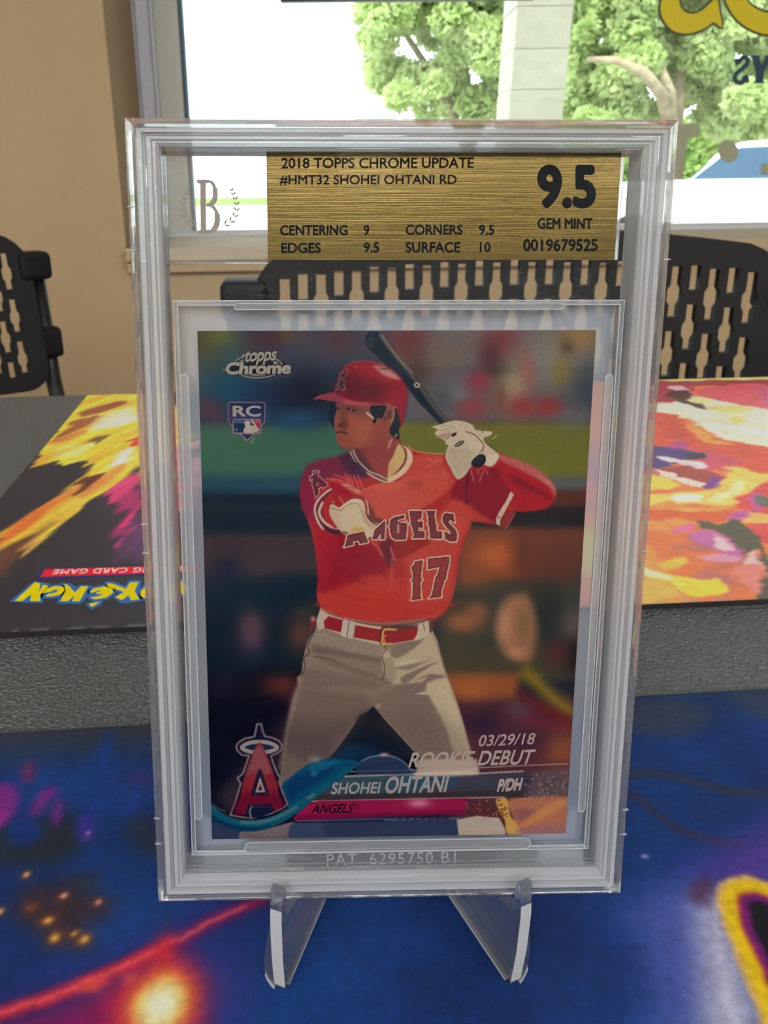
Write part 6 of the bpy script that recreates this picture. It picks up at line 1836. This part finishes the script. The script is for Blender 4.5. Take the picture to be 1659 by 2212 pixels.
# wave
PF_('N', [(620, 560), (700, 490), (800, 410), (930, 345), (1060, 322), (1200, 335), (1290, 350), (1210, 440), (1080, 540), (940, 640), (800, 730), (680, 770), (650, 700)], (8, 74, 108), 3, .97)
PF_('N', [(660, 560), (840, 440), (1000, 380), (1100, 400), (960, 520), (760, 640), (690, 720)], (6, 50, 92), 14, .8); PF_('N', [(860, 400), (1000, 350), (1150, 345), (1050, 400), (920, 450)], (16, 100, 130), 8, .8)
PF_('N', [(1290, 370), (1400, 310), (1500, 296), (1600, 300), (1720, 370), (1800, 450), (1659, 470), (1480, 460), (1300, 470)], (48, 66, 100), 7, .75)
PS('N', [(-20, 740), (80, 830), (200, 890), (330, 910), (460, 900), (600, 850), (760, 760), (900, 670), (1040, 570), (1180, 450), (1300, 370), (1400, 315), (1510, 298), (1600, 305), (1700, 350), (1790, 440)], 3, (120, 150, 156), 4, .8)
rb = [(-20, 730), (60, 800), (180, 860), (330, 880), (470, 865), (620, 800), (780, 700), (920, 605), (1060, 510), (1180, 420), (1320, 350), (1330, 362), (1220, 450), (1080, 560), (960, 650), (800, 770), (640, 880), (500, 945), (340, 975), (180, 960), (60, 910), (-20, 850)]
PF_('N', rb, (14, 84, 106), 2.6, 1, 2); PF_('N', [(-20, 790), (120, 880), (300, 930), (460, 925), (600, 880), (500, 945), (340, 975), (160, 955), (-20, 860)], (4, 44, 74), 6, .9)
PS('N', [(380, 905), (520, 880), (640, 830), (760, 755), (900, 650)], 7, (92, 128, 130), 7, .8); PS('N', [(0, 770), (80, 830), (200, 880), (340, 895)], 4, (40, 116, 136), 5, .7)
PS('N', [(0, 740), (60, 780), (110, 800)], 3, (110, 110, 120), 4, .7); K.blob((830, 1630), (9, 4), (230, 190, 176), .8); K.blob((680, 1640), (14, 8), (150, 142, 138), .7); K.blob((678, 1672), (8, 6), (80, 140, 156), .6)
K.blob((505, 1720), (40, 30), (52, 40, 56), .7)
# team emblem
K.fill(smooth_pts(zz('M', [(430, 1670), (330, 1500), (300, 1300), (420, 1100), (560, 900), (740, 700), (700, 1000), (600, 1300)]), 3), (56, 44, 52), 30, .7)
emb = [(865, 180), (940, 180), (965, 290), (1000, 378), (1120, 400), (1230, 455), (1280, 530), (1270, 600), (1200, 660), (1100, 700), (1130, 800), (1190, 960), (1250, 1060), (1235, 1130), (1290, 1290), (1370, 1490), (1280, 1560), (1100, 1640), (800, 1720), (600, 1700), (430, 1665), (520, 1430), (600, 1150), (545, 1065), (640, 980), (700, 800), (735, 700), (620, 690), (540, 610), (525, 550), (560, 480), (680, 410), (820, 385), (845, 290)]
K.bands(zz('M', emb), [(1.6, (126, 108, 104)), (-2.6, (14, 18, 46))], 2.0)
K.bands(smooth_pts(zz('M', [(905, 440), (1050, 450), (1180, 500), (1230, 560), (1190, 620), (1060, 665), (905, 680), (750, 665), (630, 620), (590, 560), (640, 500), (760, 450)]), 3), [(0, (158, 142, 136)), (-8.6, (22, 38, 68))], 2.0)
PF_('M', [(880, 490), (940, 490), (990, 600), (1060, 760), (1130, 960), (1180, 1090), (1220, 1300), (1300, 1540), (1110, 1600), (1090, 1500), (740, 1500), (700, 1640), (510, 1640), (600, 1350), (660, 1050), (760, 760), (830, 600)], (128, 22, 44), 2.6, 1, 0)
PF_('M', [(860, 560), (960, 560), (1040, 760), (1110, 960), (1000, 1020), (900, 1000), (700, 1020), (760, 800)], (140, 76, 80), 14, .95); PF_('M', [(700, 1030), (860, 960), (1000, 1000), (1160, 1080), (1180, 1240), (660, 1240)], (142, 40, 46), 14, .8); PF_('M', [(620, 1350), (1220, 1330), (1280, 1560), (520, 1660)], (92, 8, 40), 16, .6)
PF_('M', [(890, 920), (940, 920), (1060, 1300), (1050, 1340), (780, 1340), (780, 1290)], (34, 24, 54), 4, .95, 0)
K.bands(zz('M', [(918, 1040), (1005, 1292), (840, 1298)]), [(0, (170, 144, 136)), (-4.6, (44, 36, 44))], 1.8)
PF_('M', [(720, 1500), (1110, 1490), (1150, 1600), (900, 1720), (680, 1700), (690, 1620)], (14, 26, 50), 4, .95, 0); PS('M', [(785, 1525), (750, 1600), (770, 1700)], 3.4, (150, 140, 150), 2.4, .9); PS('M', [(790, 1530), (1080, 1530), (1110, 1590)], 1.8, (50, 60, 84), 2, .8, 0)
PF_('M', rb and [(130, 1560), (380, 1690), (700, 1755), (1000, 1720), (1300, 1620), (1500, 1520), (1600, 1420), (1700, 1400), (1700, 1500), (1400, 1720), (1100, 1860), (800, 1920), (500, 1880), (250, 1780), (130, 1700)], (14, 84, 106), 4, .95)
PF_('M', [(130, 1660), (300, 1760), (560, 1840), (900, 1860), (1100, 1830), (850, 1920), (550, 1900), (280, 1800), (130, 1730)], (4, 46, 78), 8, .9); PS('M', [(620, 1780), (850, 1790), (1100, 1740), (1330, 1640), (1500, 1540)], 7, (86, 122, 126), 8, .8)

# ---- printed badges top left
PF_('K', [(95, 490), (120, 450), (330, 310), (520, 240), (720, 220), (960, 240), (1130, 320), (1330, 460), (1340, 500), (1280, 540), (1040, 580), (800, 640), (560, 620), (380, 570), (140, 530)], (14, 26, 40), 4, .85)
PS('K', [(300, 345), (380, 290), (470, 262)], 2.6, (168, 156, 142), 1.6); PS('K', [(1020, 282), (1100, 330), (1160, 392)], 2.6, (168, 156, 142), 1.6); PS('K', [(400, 572), (540, 612), (700, 630), (880, 615), (1030, 572)], 2.4, (172, 160, 146), 1.6)
PF_('K', [(360, 350), (460, 300), (470, 350), (440, 370)], (160, 150, 138), 2, 1, 0); PF_('K', [(1000, 330), (1060, 340), (1090, 390), (1000, 390)], (160, 150, 138), 2, 1, 0); PF_('K', [(510, 570), (620, 560), (900, 565), (800, 595), (600, 592)], (168, 156, 142), 2, 1, 0)
K.blob((484, 799), (3, 3.4), (160, 150, 138)); K.blob((628, 799), (1.8, 3), (150, 146, 140))
PS('K', [(620, 690), (800, 700), (960, 670), (1110, 590), (1200, 605), (1320, 580), (1380, 500), (1380, 460)], 1.6, (96, 118, 130), 2, .6)
rc = [(215, 1070), (825, 1070), (850, 1095), (845, 1420), (790, 1485), (775, 1500), (770, 1620), (650, 1640), (530, 1755), (410, 1635), (285, 1620), (270, 1500), (215, 1440), (195, 1400), (195, 1095)]
K.bands(zz('K', rc), [(1.2, (150, 116, 124)), (-1.4, (20, 40, 80))], 1.5)
PF_('K', [(215, 1250), (830, 1250), (830, 1420), (220, 1420)], (58, 62, 106), 12, .7, 0); PF_('K', [(215, 1100), (260, 1100), (260, 1400), (215, 1380)], (60, 54, 90), 6, .6, 0)
K.bands(zz('K', round_poly(275, 1370, 775, 1625, 40)), [(0.6, (158, 128, 130)), (-1.6, (10, 40, 76))], 1.4)
PF_('K', [(290, 1385), (610, 1385), (650, 1450), (290, 1450)], (74, 86, 124), 3, .9, 0); PF_('K', [(620, 1385), (762, 1385), (762, 1610), (700, 1610), (745, 1560), (670, 1450)], (150, 40, 60), 2, 1, 0); PF_('K', [(630, 1385), (762, 1385), (762, 1440), (670, 1440)], (176, 84, 90), 2.4, .9, 0)
PF_('K', [(590, 1380), (625, 1380), (690, 1480), (750, 1570), (740, 1595), (680, 1600), (640, 1620), (490, 1620), (460, 1590), (470, 1550), (500, 1510), (480, 1450), (490, 1410), (540, 1395), (580, 1415), (590, 1450), (580, 1480), (650, 1490)], (186, 170, 158), 1.6, 1, 0)
PF_('K', [(580, 1460), (650, 1470), (655, 1488), (590, 1482)], (20, 24, 40), 1.4, 1, 0); K.blob((511, 928), (2.2, 2.2), (176, 176, 180)); PS('K', [(590, 1805), (660, 1710)], 2.2, (150, 180, 110), 2, .8, 0); PS('K', [(900, 1080), (910, 1200), (900, 1450)], 2, (70, 110, 136), 3, .5, 0)
PS('K', [(410, 1635), (650, 1635)], 1.4, (150, 130, 130), 1.4, .9, 0)
# grain of the screen print
K.I *= 1 + (fbm(GX * 4, GY * 4, 71, 2)[..., None] - .5) * .10
M_print = print_mat('glossy_card_print', 0.25, 0.08, 0.0, None, 0.0)
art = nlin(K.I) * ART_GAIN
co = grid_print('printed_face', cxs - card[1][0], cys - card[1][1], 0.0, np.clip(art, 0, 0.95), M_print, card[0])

# ---- raised lettering of the card
def ck(name, col, gain=ART_GAIN): return ink(name, col, gain, 0.3)
M_cw = ck('card_white_ink', (180, 162, 152)); M_cl = ck('card_logo_white', (168, 157, 144)); M_ck = ck('card_dark_ink', (26, 10, 26)); M_cn = ck('card_navy_outline', (10, 20, 32)); M_cs = ck('card_name_ink', (164, 154, 148))
def card_text(name, s_, p00, p10, p01, mat, bold=.012, lift=0.03, sp=1.0):
    text_fit(name, s_, on_card(*p00), on_card(*p10), on_card(*p01), lambda x, y: tuple(np.array((x, y, lift)) - card[1]), mat, card[0], bold, sp)
card_text('date_lettering', '03/29/18', (1032, 1612), (1152, 1607), (1038, 1588), M_cw, .012)
card_text('event_lettering', 'ROOKIE DEBUT', (882, 1657), (1146, 1650), (892, 1626), M_cw, .018)
card_text('name_lettering', 'SHOHEI', (715, 1715), (818, 1713), (720, 1691), M_cs, .02)
card_text('name_lettering', 'OHTANI', (830, 1713), (962, 1710), (838, 1678), M_cs, .03)
card_text('position_lettering', 'P/DH', (1074, 1709), (1123, 1706), (1080, 1684), M_cw, .05)
card_text('team_lettering', 'ANGELS', (672, 1757), (759, 1755), (679, 1738), M_ck, .022)
card_text('trademark_lettering', '®', (762, 1748), (777, 1747), (763, 1737), M_ck, .0)
def outlined(name, s_, p00, p10, p01, b1, b2, sp=1.0):
    card_text(name + '_outline', s_, p00, p10, p01, M_cn, b2, .015, sp); card_text(name, s_, p00, p10, p01, M_cl, b1, .03, sp)
outlined('brand_lettering', 'topps', (525, 790), (592, 786), (532, 760), .03, .075, 0.98)
outlined('brand_lettering', 'Chrome', (488, 808), (626, 806), (491, 784), .055, .10, 1.0)
MB_ = TB(); MB_.prism([on_card(523, 766), on_card(567, 764), on_card(568, 768), on_card(523, 770)], .032, .036); MB_.done('brand_bar', M_cl, card)
text_fit('rookie_lettering', 'RC', on_card(504, 899), on_card(562, 899), on_card(504, 877), lambda x, y: tuple(np.array((x, y, .03)) - card[1]), M_cl, card[0], .03)
